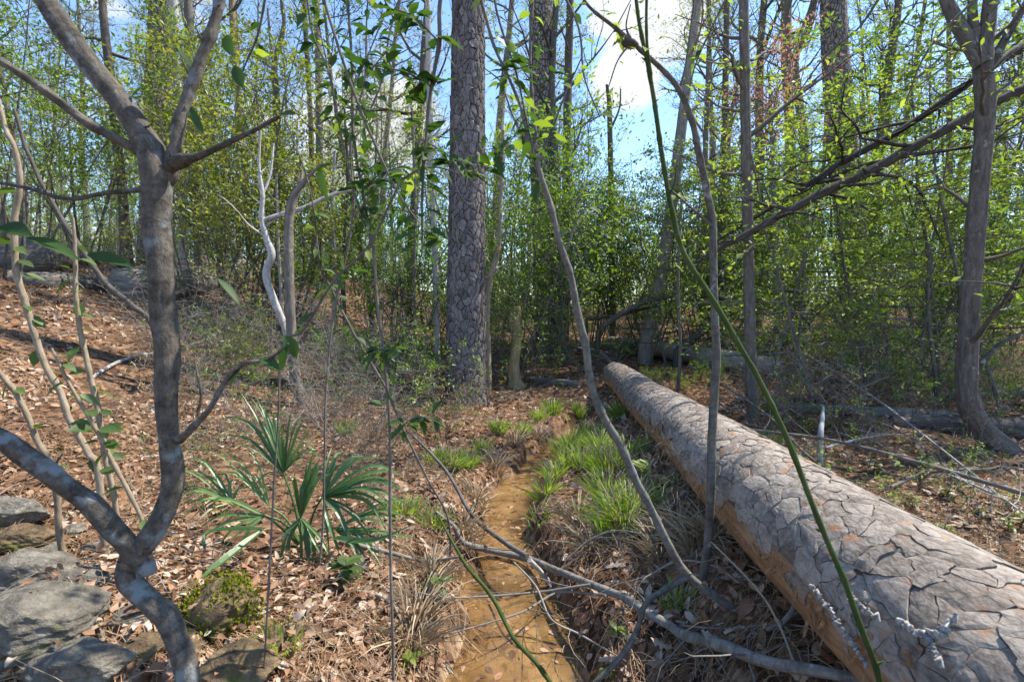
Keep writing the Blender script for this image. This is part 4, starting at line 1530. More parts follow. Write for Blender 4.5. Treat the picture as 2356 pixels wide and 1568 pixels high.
named_log("fallen_branch", "white curved branch lying on the leaves left of the forked sapling", [(205, 872, 7), (260, 838, 8), (310, 820, 8), (358, 812, 7)], M_bark_white, 2.0, seed=14, cat="branch")

# dark limbs propped on the far log, white snapped stick
for pts, lab, bm in [([(1757, 832, 26), (1830, 762, 25), (1888, 702, 22), (1940, 662, 18), (1996, 622, 11)], "dark broken limb rising to the right from the second log", M_bark_brown),
                     ([(1560, 806, 22), (1632, 750, 20), (1704, 704, 15)], "dark limb slanting behind the slender dark trunk above the second log", M_bark_brown),
                     ([(1375, 760, 10), (1440, 715, 14), (1500, 690, 12), (1560, 680, 7)], "dark crooked branch among the brush behind the big log's tip", M_bark_brown),
                     ([(1350, 735, 6), (1420, 725, 8), (1520, 700, 6)], "thin dark branch lying in the brush behind the big log's tip", M_bark_brown),
                     ([(1886, 1086, 11), (1888, 1000, 13), (1892, 965, 9), (1894, 936, 5)], "white snapped stick standing upright beyond the big log", M_bark_white)]:
    named_tree("broken_limb" if bm is M_bark_brown else "snapped_stick", lab, "branch", pts, M_bark_dark if bm is M_bark_brown else bm, None if bm is M_bark_white else 9.6, .3, seed=len(lab), sides=9, lump=.1, trunk_name="stick")

# the two long leaning limbs of a fallen tree top
for pts, lab, nb in [([(1585, 612, 5.6, 8), (1700, 548, 5.5, 17), (1900, 440, 5.4, 27), (2000, 395, 5.4, 27), (2150, 312, 5.35, 26), (2356, 205, 5.3, 26), (2600, 140, 5.25, 29), (2850, 330, 5.2, 36), (2960, 980, 5.2, 44)], "lower and thicker of the two long dead limbs leaning across the right side", 16),
                     ([(1640, 560, 5.9, 6), (1800, 462, 5.85, 13), (1950, 368, 5.8, 19), (2100, 282, 5.75, 19), (2356, 112, 5.7, 20), (2620, 20, 5.7, 22), (2900, 260, 5.65, 28), (3010, 880, 5.6, 36)], "upper and thinner of the two long dead limbs leaning across the right side", 12)]:
    P, R = px_path(pts, 9)
    R = R * .78
    foot = np.array((P[-1][0], P[-1][1], Hs(P[-1][0], P[-1][1])))
    P = np.vstack((P, foot - (0, 0, .1)))
    R = np.append(R, R[-1])
    o = thing("leaning_limb", lab, "dead tree", foot)
    g = Geo()
    gl = Geo()
    tube(g, P, R, 10, .5, .12, True, seed=nb)
    A, D = grow(np.random.default_rng(nb), g, P[::-1], R[::-1], .45, nb, 1.3, up=.05, sub=4, twigs=3, minr=.003)
    scatter_leaves(np.random.default_rng(nb), gl, A[::2], D[::2], 2, .07, hi=True, tint=(.4, 1))
    g.build("trunk", M_bark_dark, o, foot)
    gl.build("foliage", M_spring, o, foot, kind="stuff")

# placed shrubs and leafy saplings of the middle distance
PLACED = [
    # kind, px, Y, scale, leaf, k, label
    ('shrub', 470, 8.6, 1.25, M_olive, 0, "olive leaved shrub just right of the forked sapling"),
    ('shrub', 560, 9.4, 1.5, M_olive, 1, "tall olive shrub with orange tinged leaves below the crooked snag"),
    ('shrub', 660, 10.4, 1.45, M_olive, 2, "broad olive shrub behind the pale lichen covered sapling"),
    ('shrub', 765, 11.0, 1.1, M_spring, 0, "green shrub behind the brush left of the plated pine"),
    ('shrub', 860, 9.6, .75, M_holly, 1, "low leafy shrub in front of the brush left of the plated pine"),
    ('shrub', 950, 10.2, 1.0, M_ever, 2, "dark leafy shrub beside the pale thin trunk"),
    ('shrub', 1170, 9.2, 1.3, M_holly, 0, "tall bright green shrub close right of the plated pine"),
    ('shrub', 1285, 10.2, 1.4, M_holly, 1, "tall bright shrub in front of the second pine trunk"),
    ('shrub', 1215, 9.6, .55, M_holly, 2, "small leafy bush behind the tan stump"),
    ('shrub', 1330, 9.2, .45, M_holly, 0, "small leafy bush in front of the second pine trunk's foot"),
    ('shrub', 1530, 11.5, .6, M_spring, 1, "fresh green bush between the two fallen logs"),
    ('shrub', 1625, 11.8, .6, M_spring, 2, "small fresh green bush by the upper side of the big log"),
    ('shrub', 1450, 12.0, .5, M_holly, 0, "little bush at the tip of the big log"),
    ('shrub', 80, 9.0, 1.2, M_spring, 1, "light green shrub above the leaf covered slope at the far left"),
    ('shrub', 210, 10.5, 1.5, M_holly, 2, "green shrub behind the left slope logs"),
    ('shrub', 520, 11.0, 1.50, M_olive, 2, "tallest olive shrub with orange tinged tips"),
    ('shrub', 20, 7.4, 1.30, M_holly, 2, "bright shrub on the slope at the far left edge"),
    ('shrub', 900, 11.5, 1.30, M_holly, 0, "green shrub behind the pale thin trunk"),
    ('shrub', 1135, 8.8, 0.60, M_holly, 1, "small bush close right of the plated pine's foot"),
    ('shrub', 630, 8.8, 1.05, M_olive, 0, "olive shrub in front of the broad olive shrub"),
    ('shrub', 560, 12.0, 1.70, M_olive, 0, "tallest olive shrub under the crooked snag"),
    ('shrub', 1350, 12.5, 1.30, M_holly, 0, "green shrub left of the broken topped thin snag"),
    ('shrub', 1425, 13.5, 1.50, M_spring, 1, "light shrub right of the broken topped thin snag"),
    ('shrub', 1500, 12.2, 1.20, M_holly, 2, "green shrub behind the pale leaning trunk's foot"),
    ('shrub', 1585, 13.0, 1.50, M_spring, 0, "light shrub right of the pale leaning trunk"),
    ('shrub', 1660, 11.8, 1.20, M_holly, 1, "green shrub behind the slender dark trunk"),
    ('shrub', 1130, 11.5, 1.30, M_spring, 2, "light shrub right behind the plated pine"),
    ('shrub', 1770, 11.0, 1.30, M_holly, 0, "green shrub right of the slender dark trunk"),
    ('shrub', 1960, 12.5, 1.50, M_spring, 1, "light shrub behind the reddish pine's foot"),
    ('shrub', 2310, 12.0, 1.50, M_spring, 0, "light shrub deep behind the curved brown tree"),
    ('spray', 1750, 6.8, 0.90, M_spring, 2, "layered spring green sapling just right of the slender dark trunk"),
    ('spray', 1540, 9.8, 1.00, M_spring, 1, "layered light sapling behind the second fallen log's left end"),
    ('spray', 2140, 7.0, 1.10, M_spring, 0, "layered light sapling under the long leaning limbs"),
    ('low', 830, 7.0, 0.70, M_holly, 0, "low green bush in the brush left of the plated pine"),
    ('low', 930, 7.6, 0.70, M_holly, 1, "low green bush beside the pale thin trunk"),
    ('low', 560, 6.2, 0.50, M_olive, 1, "low olive bush on the slope above the palmetto"),
    ('whip', 1205, 8.0, 1.0, M_holly, 0, "sparse leafy sapling growing beside the tan stump"),
    ('whip', 1240, 8.4, .9, M_holly, 1, "sparse leafy sapling between the tan stump and the second pine"),
    ('tree', 40, 8.0, .62, M_holly, 0, "leafy green young tree leaning over the slope at the far left"),
    ('tree', 300, 11.0, .9, M_holly, 2, "leafy tree behind the dark pine trunk of the slope"),
    ('tree', 470, 13.0, 1.0, M_spring, 3, "light green tree rising behind the olive shrubs"),
    ('tree', 1290, 12.0, .9, M_holly, 3, "leafy tree behind the second pine trunk"),
    ('tree', 860, 12.5, .9, M_ever, 0, "dark leaved tree left of the plated pine"),
    ('spray', 1800, 7.2, 1.0, M_spring, 0, "layered spring green sapling left of the reddish pine"),
    ('spray', 1890, 6.2, .95, M_spring, 1, "layered spring green sapling before the reddish pine"),
    ('spray', 2010, 6.6, 1.1, M_holly, 2, "layered sapling right before the reddish pine"),
    ('spray', 2090, 6.2, 1.0, M_spring, 0, "bright layered sapling left of the curved brown tree"),
    ('spray', 2180, 7.4, 1.2, M_ever, 1, "dark layered sapling behind the curved brown tree"),
    ('spray', 2330, 5.9, 1.05, M_spring, 2, "bright layered sapling right of the curved brown tree"),
    ('spray', 2380, 7.0, 1.25, M_holly, 0, "tall layered sapling at the far right"),
    ('spray', 1970, 8.6, 1.2, M_holly, 1, "layered sapling behind the two long dead limbs"),
    ('spray', 2260, 9.0, 1.4, M_ever, 2, "dark layered sapling far behind the curved brown tree"),
    ('spray', 1700, 9.4, .9, M_spring, 1, "layered sapling behind the second fallen log"),
    ('spray', 1610, 10.4, 1.1, M_spring, 0, "layered light sapling behind the pale leaning trunk"),
    ('shrub', 2080, 9.0, 1.0, M_ever, 0, "dark bush behind the layered saplings on the right"),
    ('shrub', 2240, 8.0, .8, M_ever, 1, "dark bush right behind the curved brown tree"),
    ('shrub', 1840, 10.0, .9, M_holly, 2, "green bush below the reddish maple"),
    ('shrub', 2330, 10.0, 1.1, M_holly, 0, "green bush deep at the far right"),
    ('low', 1500, 8.2, 0.3, M_spring, 0, "fresh low bush just beyond the tip of the big log"),
    ('low', 1575, 8.0, 0.3, M_spring, 1, "fresh low bush beyond the upper part of the big log"),
    ('low', 1640, 8.2, 0.35, M_holly, 0, "low green bush under the second fallen log"),
    ('low', 1440, 11.5, 0.6, M_holly, 1, "low green bush left of the second fallen log"),
    ('low', 2150, 6.0, 0.60, M_spring, 0, "low light bush left of the curved brown tree"),
    ('low', 1900, 8.0, 0.70, M_spring, 1, "low light bush under the dark broken limb"),
    ('low', 2330, 6.5, 0.70, M_holly, 0, "low bush right of the curved brown tree"),
    ('low', 560, 7.6, 0.50, M_olive, 0, "low olive bush on the slope left of the crooked sapling"),
    ('low', 1780, 8.8, .9, M_holly, 0, "low bush beside the broken limb"),
    ('low', 2010, 7.6, .8, M_ever, 1, "low dark bush in front of the reddish pine's foot"),
    ('low', 880, 8.0, .8, M_ever, 0, "low dark bush left of the plated pine"),
    ('brush', 500, 6.4, 0.80, None, 0, "tangle of bare stems on the slope below the olive shrubs"),
    ('brush', 610, 6.8, 0.90, None, 1, "tangle of bare stems left of the pale lichen covered sapling"),
    ('brush', 790, 6.2, 0.80, None, 0, "tangle of bare stems in front of the brush between crooked sapling and pine"),
    ('brush', 900, 6.0, 0.70, None, 1, "tangle of bare stems left of the plated pine's foot"),
    ('brush', 730, 5.2, 0.55, None, 0, "low tangle of dry stems at the crooked sapling's foot"),
    ('brush', 860, 5.2, 0.55, None, 1, "low tangle of dry stems between palmetto and plated pine"),
    ('brush', 450, 5.4, 0.50, None, 0, "low tangle of dry stems on the leaf slope"),
    ('brush', 1760, 5.6, 0.50, None, 1, "low tangle of dry stems beside the slender dark trunk's foot"),
    ('brush', 2000, 4.6, 0.50, None, 0, "low tangle of dry stems beyond the white stick"),
    ('brush', 2240, 4.2, 0.45, None, 1, "low tangle of dry stems on the leaves at the right"),
    ('brush', 1640, 2.9, 0.30, None, 0, "small tangle of roots under the big log"),
    ('brush', 1400, 2.7, 0.30, None, 1, "small tangle of dry stems on the right creek bank"),
    ('brush', 760, 7.6, 1.1, None, 0, "tangle of bare stems right of the crooked brown sapling"),
    ('brush', 850, 8.2, 1.0, None, 1, "tangle of bare stems left of the plated pine"),
    ('brush', 690, 8.6, 1.0, None, 1, "tangle of bare stems behind the crooked brown sapling"),
    ('brush', 1400, 9.8, .6, None, 0, "tangle of bare stems beyond the tip of the big log"),
    ('brush', 1370, 9.2, 1.1, None, 1, "tangle of bare stems behind the tan stump on its right"),
    ('brush', 1930, 7.0, .9, None, 0, "tangle of bare stems behind the decayed logs"),
    ('brush', 2080, 6.4, .9, None, 1, "tangle of bare stems near the curved brown tree"),
    ('brush', 1480, 3.4, .4, None, 0, "small tangle of grey twigs between the creek and the big log"),
    ('brush', 1560, 2.7, .33, None, 1, "small tangle of grey twigs beside the grey sapling's foot"),
    ('brush', 600, 4.6, .5, None, 1, "small tangle of dry twigs behind the palmetto"),
    ('brush', 850, 4.4, .5, None, 0, "small tangle of dry twigs right behind the palmetto"),
]
for kind, px, Y, sc, lf, k, lab in PLACED:
    x, y = gp(px, Y)
    spots.append((x, y))
    put(kind, x, y, lab, None, sc, leaf=lf, k=k, tilt=.06)
# shade trees just outside the view on the sunny side
for i, (x, y, k) in enumerate([(10.5, 7.5, 0), (13.0, 3.5, 2)]):
    put('bare', x, y, "nearly leafless tree standing beyond the right edge of the clearing", "trees beyond the right edge", 1.0, k=k)
for fresh, leaf, stem in LATER:
    if leaf:
        set_leaf_mat(fresh, leaf)
    if stem:
        set_stem_mat(fresh, stem)
LATER.clear()

# ------------------------------------------------------------------ near leaves as parts
def leaf_shape(name, mat, outline, curl=.12, fold=.10, tint=.5):
    """outline: half widths along the midrib; length 1."""
    n = len(outline)
    xs = np.linspace(0, 1, n)
    z = -curl * xs ** 2
    V = [(x, 0, zz) for x, zz in zip(xs, z)]
    V += [(x + .02, w, zz + fold * w * 2) for x, w, zz in zip(xs, outline, z)]
    V += [(x + .02, -w, zz + fold * w * 2) for x, w, zz in zip(xs, outline, z)]
    F = []
    for i in range(n - 1):
        F += [(i, i + 1, n + i + 1, n + i), (i, 2 * n + i, 2 * n + i + 1, i + 1)]
    g = Geo()
    g.add(np.array(V), np.array(F), tint)
    return g.mesh(name, mat)


OVATE = (0.02, .16, .24, .27, .25, .19, .10, .01)
LANCE = (0.02, .08, .12, .135, .125, .10, .06, .01)
LOBED = (0.02, .10, .26, .12, .32, .14, .25, .10, .01)
near_leaf = [leaf_shape("leaf", M_dark, o_, c, .15, t) for o_, c, t in ((OVATE, .15, .2), (OVATE, .3, .6), (LANCE, .2, .4), (LOBED, .15, .5), (LOBED, .25, .8))]
fresh_leaf = [leaf_shape("leaf", M_spring, o_, c, .12, t) for o_, c, t in ((OVATE, .15, .4), (OVATE, .3, .8), (LOBED, .2, .6))]
teal_leaf = [leaf_shape("leaf", M_ever, o_, c, .12, t) for o_, c, t in ((OVATE, .1, .3), (OVATE, .25, .6))]


def leaf_part(me, parent, pos, axis, up, size):
    base_ = np.array(parent.location)
    ax = unit(np.asarray(axis, float))
    s_ = unit(np.cross(np.asarray(up, float), ax))
    u_ = np.cross(ax, s_)
    o = bpy.data.objects.new("leaf", me)
    scene.collection.objects.link(o)
    o.parent = parent
    M_ = Matrix(((ax[0], s_[0], u_[0]), (ax[1], s_[1], u_[1]), (ax[2], s_[2], u_[2])))
    o.rotation_euler = M_.to_euler()
    o.location = Vector(np.asarray(pos, float) - base_)
    o.scale = (size, size, size)
    return o


def near_plant(name, label, cat, stems, barkm, foot=None, part="stem", sides=10, lump=.08, seed=1):
    """stems: list of px paths (px, py, Y, w)."""
    paths = [px_path(s_, 9) for s_ in stems]
    if foot is None:
        foot = paths[0][0][0]
    root = thing(name, label, cat, foot)
    g = Geo()
    rn = np.random.default_rng(seed)
    for i, (P, R) in enumerate(paths):
        n_ = max(len(P), int(np.sum(np.linalg.norm(np.diff(P, axis=0), axis=1)) / .022))
        t_ = np.linspace(0, len(P) - 1, n_)
        P = np.stack([np.interp(t_, np.arange(len(P)), P[:, c]) for c in range(3)], -1)
        R = np.interp(t_, np.arange(len(R)), R)
        S_ = np.concatenate(((0,), np.cumsum(np.linalg.norm(np.diff(P, axis=0), axis=1))))
        kink = np.stack([vnoise(S_ * 7, S_ * 0 + c * 3.3 + i, seed + c) for c in range(3)], -1) * np.minimum(R, .014)[:, None] * .9
        kink += np.stack([vnoise(S_ * 2.1, S_ * 0 + c * 5.1 + i, seed + c + 7) for c in range(3)], -1) * np.minimum(R, .014)[:, None] * 1.6
        kink[:2] = 0
        P = P + kink
        step = rn.uniform(.09, .15)
        ph = (S_ + .03 * np.sin(S_ * 9 + i)) % step
        R = R * (1 + .22 * np.exp(-((ph - step / 2) / .011) ** 2) * (R < .016))
        tube(g, P, R, sides, .5, lump, True, seed=seed + i)
        if part == "stem" or len(P) > 25:
            for s_ in np.arange(step / 2, S_[-1], step):
                if rn.random() < .55:
                    continue
                k_ = int(np.argmin(abs(S_ - s_)))
                d_ = unit(rn.normal(0, 1, 3) + np.array((0, -.2, .5)))
                r_ = min(R[k_] * .35, .004)
                tube(g, wander(rn, P[k_], d_, R[k_] + rn.uniform(.008, .05), 3, .2), np.linspace(r_, r_ * .35, 4), 5, .5)
    g.build(part, barkm, root, foot)
    return root, paths


def leaf_at(root, me, px, py, Y, tx, ty, size, rng, dY=0.0):
    p = at(px, py, Y)
    q = at(tx, ty, Y + dY)
    leaf_part(me, root, p, q - p, np.array((rng.normal(0, .35), -0.55 + rng.normal(0, .3), .8)), size)


def leaves_along(root, P, meshes, n, size, rng, lo=.1, hi=1.0):
    for i in range(n):
        t = rng.uniform(lo, hi)
        j = t * (len(P) - 1)
        k = min(int(j), len(P) - 2)
        p = P[k] + (P[k + 1] - P[k]) * (j - k)
        d = rng.normal(0, 1, 3)
        d[2] = d[2] * .4 - .25
        d[1] *= .6
        leaf_part(meshes[rng.integers(len(meshes))], root, p + unit(d) * .012, d, (rng.normal(0, .4), rng.normal(0, .4) - .2, 1), size * rng.uniform(.65, 1.3))


# ---- the forked sapling close to the camera
fsY = 1.08
fork = [
    [(470, 1760, 1.02, 66), (446, 1640, 1.03, 66), (428, 1568, 1.04, 62), (412, 1495, 1.04, 64), (380, 1420, 1.05, 66), (340, 1385, 1.05, 64), (305, 1352, 1.06, 66), (287, 1322, 1.06, 66), (300, 1285, 1.07, 72), (345, 1225, 1.07, 70), (378, 1140, 1.08, 58), (386, 1030, 1.08, 56), (384, 900, 1.08, 60), (388, 760, 1.09, 62), (386, 620, 1.09, 66), (376, 490, 1.1, 74), (368, 400, 1.1, 84), (352, 345, 1.1, 74), (325, 300, 1.1, 62), (262, 205, 1.1, 60), (190, 110, 1.1, 58), (110, 0, 1.1, 56), (20, -130, 1.1, 52)],
    [(335, 1320, 1.06, 50), (312, 1282, 1.06, 60), (262, 1225, 1.04, 58), (200, 1150, 1.02, 56), (120, 1085, 1.0, 56), (30, 1035, .98, 56), (-80, 975, .96, 54)],
    [(372, 430, 1.1, 40), (384, 385, 1.1, 42), (402, 338, 1.1, 31), (424, 250, 1.11, 30), (455, 160, 1.12, 28), (485, 70, 1.13, 27), (505, -20, 1.14, 26), (530, -140, 1.15, 24)],
    [(372, 420, 1.1, 36), (350, 378, 1.1, 34), (312, 346, 1.09, 26), (250, 310, 1.07, 25), (180, 270, 1.05, 24), (100, 210, 1.03, 23), (20, 155, 1.01, 22), (-60, 110, 1.0, 20)],
    [(362, 440, 1.1, 34), (392, 400, 1.1, 42), (430, 374, 1.09, 34), (465, 362, 1.08, 22), (500, 345, 1.06, 16), (550, 320, 1.05, 15), (600, 295, 1.04, 12), (645, 268, 1.03, 8)],
    [(408, 1012, 1.08, 26), (440, 985, 1.06, 20), (480, 945, 1.05, 16), (520, 880, 1.04, 14), (560, 838, 1.03, 12), (620, 825, 1.02, 9), (665, 790, 1.02, 7)],
    [(455, 955, 1.06, 10), (465, 910, 1.06, 8), (450, 830, 1.06, 6)],
    [(350, 430, 1.09, 14), (250, 440, 1.05, 12), (160, 455, 1.02, 12), (60, 430, 1.0, 10), (-20, 415, .98, 8)],
]
ff = at(470, 1760, 1.02)
foot = np.array((ff[0], ff[1], Hs(ff[0], ff[1])))
fork[0].insert(0, (500, 1900, 1.02, 70))
fork = [[(a, b, y_, w_ * .77) for a, b, y_, w_ in s_] for s_ in fork]
root, paths = near_plant("forked_sapling", "close grey forked sapling with a kinked foot standing above the rocks", "tree", fork, M_bark_fork, foot, "trunk", 22, .17, 51)
r5 = np.random.default_rng(5)
for (a, b, Y, c, d, s_, m) in [(520, 80, 1.13, 530, 125, .055, 0), (345, 195, 1.1, 300, 210, .06, 2), (430, 240, 1.11, 468, 305, .07, 2), (400, 110, 1.1, 440, 150, .06, 0), (60, 545, 1.0, 180, 575, .12, 2), (200, 585, 1.05, 318, 600, .11, 2), (0, 520, .98, 70, 535, .07, 0),
                              (665, 790, 1.02, 640, 850, .07, 0), (655, 770, 1.02, 690, 830, .055, 1), (560, 838, 1.03, 535, 870, .06, 0), (600, 825, 1.02, 650, 842, .05, 1), (735, 380, 1.05, 745, 460, .075, 2), (725, 395, 1.05, 760, 372, .05, 0), (500, 640, 1.1, 590, 720, .08, 2), (640, 268, 1.03, 690, 250, .05, 0), (540, 150, 1.14, 560, 210, .05, 0)]:
    leaf_at(root, near_leaf[m], a, b, Y, c, d, s_, r5, r5.normal(0, .02))

# ---- grey sapling slanting over the bank, with its fork
gs = [
    [(1960, 1600, 1.85, 20), (1860, 1510, 1.85, 22), (1780, 1462, 1.85, 24), (1700, 1412, 1.86, 25), (1640, 1365, 1.86, 25), (1590, 1322, 1.87, 26), (1540, 1255, 1.87, 25), (1480, 1130, 1.88, 24), (1430, 1030, 1.88, 24), (1388, 940, 1.89, 24), (1366, 880, 1.89, 23), (1345, 760, 1.9, 22), (1320, 660, 1.9, 20), (1295, 570, 1.9, 19), (1272, 500, 1.9, 17), (1245, 410, 1.9, 17), (1232, 360, 1.9, 19), (1220, 335, 1.9, 16), (1202, 252, 1.9, 9), (1168, 168, 1.9, 9), (1136, 100, 1.9, 9), (1108, 0, 1.9, 9), (1090, -100, 1.9, 8)],
    [(1590, 1322, 1.87, 20), (1540, 1350, 1.85, 17), (1500, 1375, 1.83, 17), (1482, 1400, 1.82, 17), (1474, 1435, 1.81, 17), (1448, 1490, 1.79, 17), (1405, 1538, 1.77, 17), (1350, 1590, 1.75, 17)],
    [(1230, 345, 1.9, 13), (1233, 300, 1.9, 10), (1227, 227, 1.9, 9), (1221, 100, 1.9, 8), (1226, 0, 1.9, 8), (1228, -90, 1.9, 7)],
    [(1236, 380, 1.9, 8), (1270, 300, 1.88, 6), (1300, 220, 1.86, 5), (1340, 130, 1.85, 4)],
    [(1222, 345, 1.9, 8), (1180, 270, 1.92, 5), (1150, 180, 1.94, 4)],
    [(1300, 580, 1.9, 7), (1330, 500, 1.9, 5), (1385, 440, 1.9, 3)],
]
gs = [[(a, b, y_, w_ * .76) for a, b, y_, w_ in s_] for s_ in gs]
foot = np.array((*at(1960, 1600, 1.85)[:2], 0))
foot[2] = Hs(foot[0], foot[1])
root, paths = near_plant("grey_sapling", "grey sapling with a swollen knot slanting up across the middle from beside the big log", "tree", gs, M_bark_grey, foot, "trunk", 12, .09, 61)
g = Geo()
for q in ((1222, 352, 26), (1233, 340, 22), (1240, 362, 18), (1216, 335, 14)):
    p = at(q[0], q[1], 1.9)
    r_ = q[2] * 1.9 / FPX / 2
    tube(g, [p - (0, 0, r_), p - (0, 0, r_ * .5), p + (0, .0, r_ * .4), p + (0, 0, r_)], [r_ * .3, r_, r_ * .9, r_ * .2], 8, .5, .2, True, seed=q[0])
g.build("knot", M_bark_brown, root, foot)
for P_, n_ in ((paths[0][0][-45:], 26), (paths[2][0], 12), (paths[3][0], 14), (paths[4][0], 12), (paths[5][0], 5)):
    leaves_along(root, P_, near_leaf[:2] + fresh_leaf[:2], n_, .05, r5)

# ---- blue grey sapling bowing to the left at its top
YB = float(G(1622, 1345)[1])
bs = [
    [(1622, 1345, 2.5, 26), (1630, 1200, 2.5, 27), (1638, 1000, 2.5, 26), (1645, 800, 2.5, 24), (1645, 640, 2.5, 22), (1638, 520, 2.5, 21), (1618, 400, 2.48, 20), (1592, 295, 2.45, 18), (1562, 218, 2.42, 16), (1512, 152, 2.4, 14), (1452, 97, 2.36, 12), (1402, 52, 2.33, 10), (1352, 8, 2.3, 8), (1310, -60, 2.28, 6)],
    [(1638, 520, 2.5, 9), (1560, 450, 2.5, 6), (1520, 420, 2.5, 4)],
    [(1562, 218, 2.42, 9), (1580, 140, 2.42, 6), (1592, 40, 2.4, 5), (1600, -40, 2.4, 4)],
    [(1452, 97, 2.36, 12), (1440, 60, 2.36, 4), (1450, 10, 2.36, 3)],
    [(1645, 640, 2.5, 6), (1700, 590, 2.45, 4), (1740, 560, 2.45, 3)],
    [(1452, 97, 2.36, 6), (1420, 140, 2.34, 4), (1400, 200, 2.34, 3)],
]
bs = [[(a, b, y_ - 2.5 + YB, w_ * .76) for a, b, y_, w_ in s_] for s_ in bs]
foot = at(1622, 1345, YB)
foot[2] = Hs(foot[0], foot[1])
bs[0].insert(0, (1620, 1390, YB, 28))
root, paths = near_plant("bowed_sapling", "blue grey sapling bowing left at its top in front of the big log", "tree", bs, M_bark_grey, foot, "trunk", 12, .09, 71)
g = Geo()
p = at(1448, 100, 2.36 - 2.5 + YB)
tube(g, [p + (-.03, 0, 0), p + (-.01, 0, .005), p + (.015, 0, -.003), p + (.035, 0, -.008)], [.006, .022, .02, .008], 8, .5, .2, True)
g.build("knot", M_bark_brown, root, foot)
for P_, n_ in ((paths[0][0][-30:], 14), (paths[1][0], 4), (paths[2][0], 5), (paths[3][0], 3), (paths[4][0], 4), (paths[5][0], 3)):
    leaves_along(root, P_, fresh_leaf[:3], n_, .045, r5)

# ---- green thorny vine
gv = [[(2090, 2150, 1.0, 15), (2068, 1750, 1.0, 15), (2030, 1568, 1.0, 17), (1985, 1455, 1.02, 17), (1935, 1335, 1.05, 17), (1900, 1255, 1.08, 16), (1855, 1140, 1.12, 16), (1800, 1000, 1.17, 16), (1735, 860, 1.22, 15), (1680, 760, 1.26, 15), (1620, 665, 1.3, 15), (1575, 580, 1.34, 14), (1545, 470, 1.38, 14), (1530, 380, 1.4, 14), (1510, 270, 1.42, 13), (1492, 170, 1.44, 12), (1474, 80, 1.46, 11), (1460, -20, 1.48, 10), (1450, -120, 1.5, 9)],
      [(1498, 190, 1.43, 9), (1488, 100, 1.43, 8), (1487, 0, 1.43, 8), (1490, -90, 1.43, 7)],
      [(1540, 450, 1.38, 6), (1552, 420, 1.38, 4), (1556, 380, 1.38, 3)]]
gv = [[(a, b, y_, w_ * .8) for a, b, y_, w_ in s_] for s_ in gv]
foot = at(2090, 2150, 1.0)
foot[2] = Hs(foot[0], foot[1])
root, paths = near_plant("green_vine", "slim green vine stem arching up in front of the big log", "vine", gv, M_bark_grn, foot, "stem", 10, .05, 81)
g = Geo()
for i, q in enumerate(paths[0][0][12::9]):
    d = np.array((1 if i % 2 else -1, -.3, .5))
    tube(g, [q, q + d * .006, q + d * .014], [.004, .003, .0008], 5, .5)
g.build("thorn", M_bark_grn, root, foot, kind="stuff")
leaves_along(root, paths[1][0], fresh_leaf, 4, .04, r5)

# ---- thin stems on the left bank
left_stems = [
    ("thin_sapling", "tan zigzag stem at the far left edge with dark oval leaves", [[(235, 1090, 2.3, 14), (210, 1043, 2.3, 14), (170, 972, 2.3, 13), (145, 907, 2.3, 13), (105, 837, 2.3, 13), (72, 747, 2.3, 13), (50, 681, 2.3, 13), (35, 596, 2.3, 12), (30, 530, 2.3, 13), (45, 429, 2.3, 11), (36, 343, 2.3, 10), (14, 300, 2.3, 9), (-10, 200, 2.3, 7)]], 20),
    ("thin_sapling", "short tan stem low at the far left edge", [[(135, 1095, 2.2, 13), (90, 1012, 2.2, 12), (40, 912, 2.2, 11), (0, 857, 2.2, 11), (-60, 780, 2.2, 9)]], 8),
    ("thin_sapling", "upright thin tan stem with leaves left of the forked sapling", [[(265, 1150, 2.4, 12), (240, 1033, 2.4, 12), (220, 932, 2.4, 12), (200, 842, 2.4, 11), (186, 782, 2.4, 11), (178, 706, 2.4, 10), (172, 590, 2.4, 8), (165, 500, 2.4, 5)]], 22),
    ("thin_sapling", "slanting dark stem crossing the tan stems left of the forked sapling", [[(335, 1225, 1.9, 9), (300, 1140, 1.9, 9), (240, 1023, 1.9, 9), (200, 945, 1.9, 8), (160, 875, 1.9, 7), (120, 800, 1.9, 5)]], 20),
    ("dead_sapling", "dead leaning pole on the slope behind the tan stems", [[(358, 760, 5.2, 13), (300, 700, 5.2, 12), (242, 646, 5.2, 12), (177, 555, 5.2, 11), (126, 479, 5.2, 9), (65, 353, 5.2, 8), (30, 250, 5.2, 6)]], 0),
]
for nm, lab, stems, nl in left_stems:
    a = stems[0][0]
    f_ = at(a[0], a[1], a[2])
    f_[2] = Hs(f_[0], f_[1])
    # stand the foot on the ground
    stems[0].insert(0, (a[0] + 6, CY * 0 + (a[1] + max(0.0, (at(a[0], a[1], a[2])[2] - f_[2] + .03) * FPX / a[2])), a[2], a[3] * 1.1))
    root, paths = near_plant(nm, lab, "sapling", stems, M_bark_tan if nl else M_bark_thin, f_, "stem", 8, .1, len(lab))
    if nl:
        leaves_along(root, paths[0][0], teal_leaf, nl, .075, r5, .15)

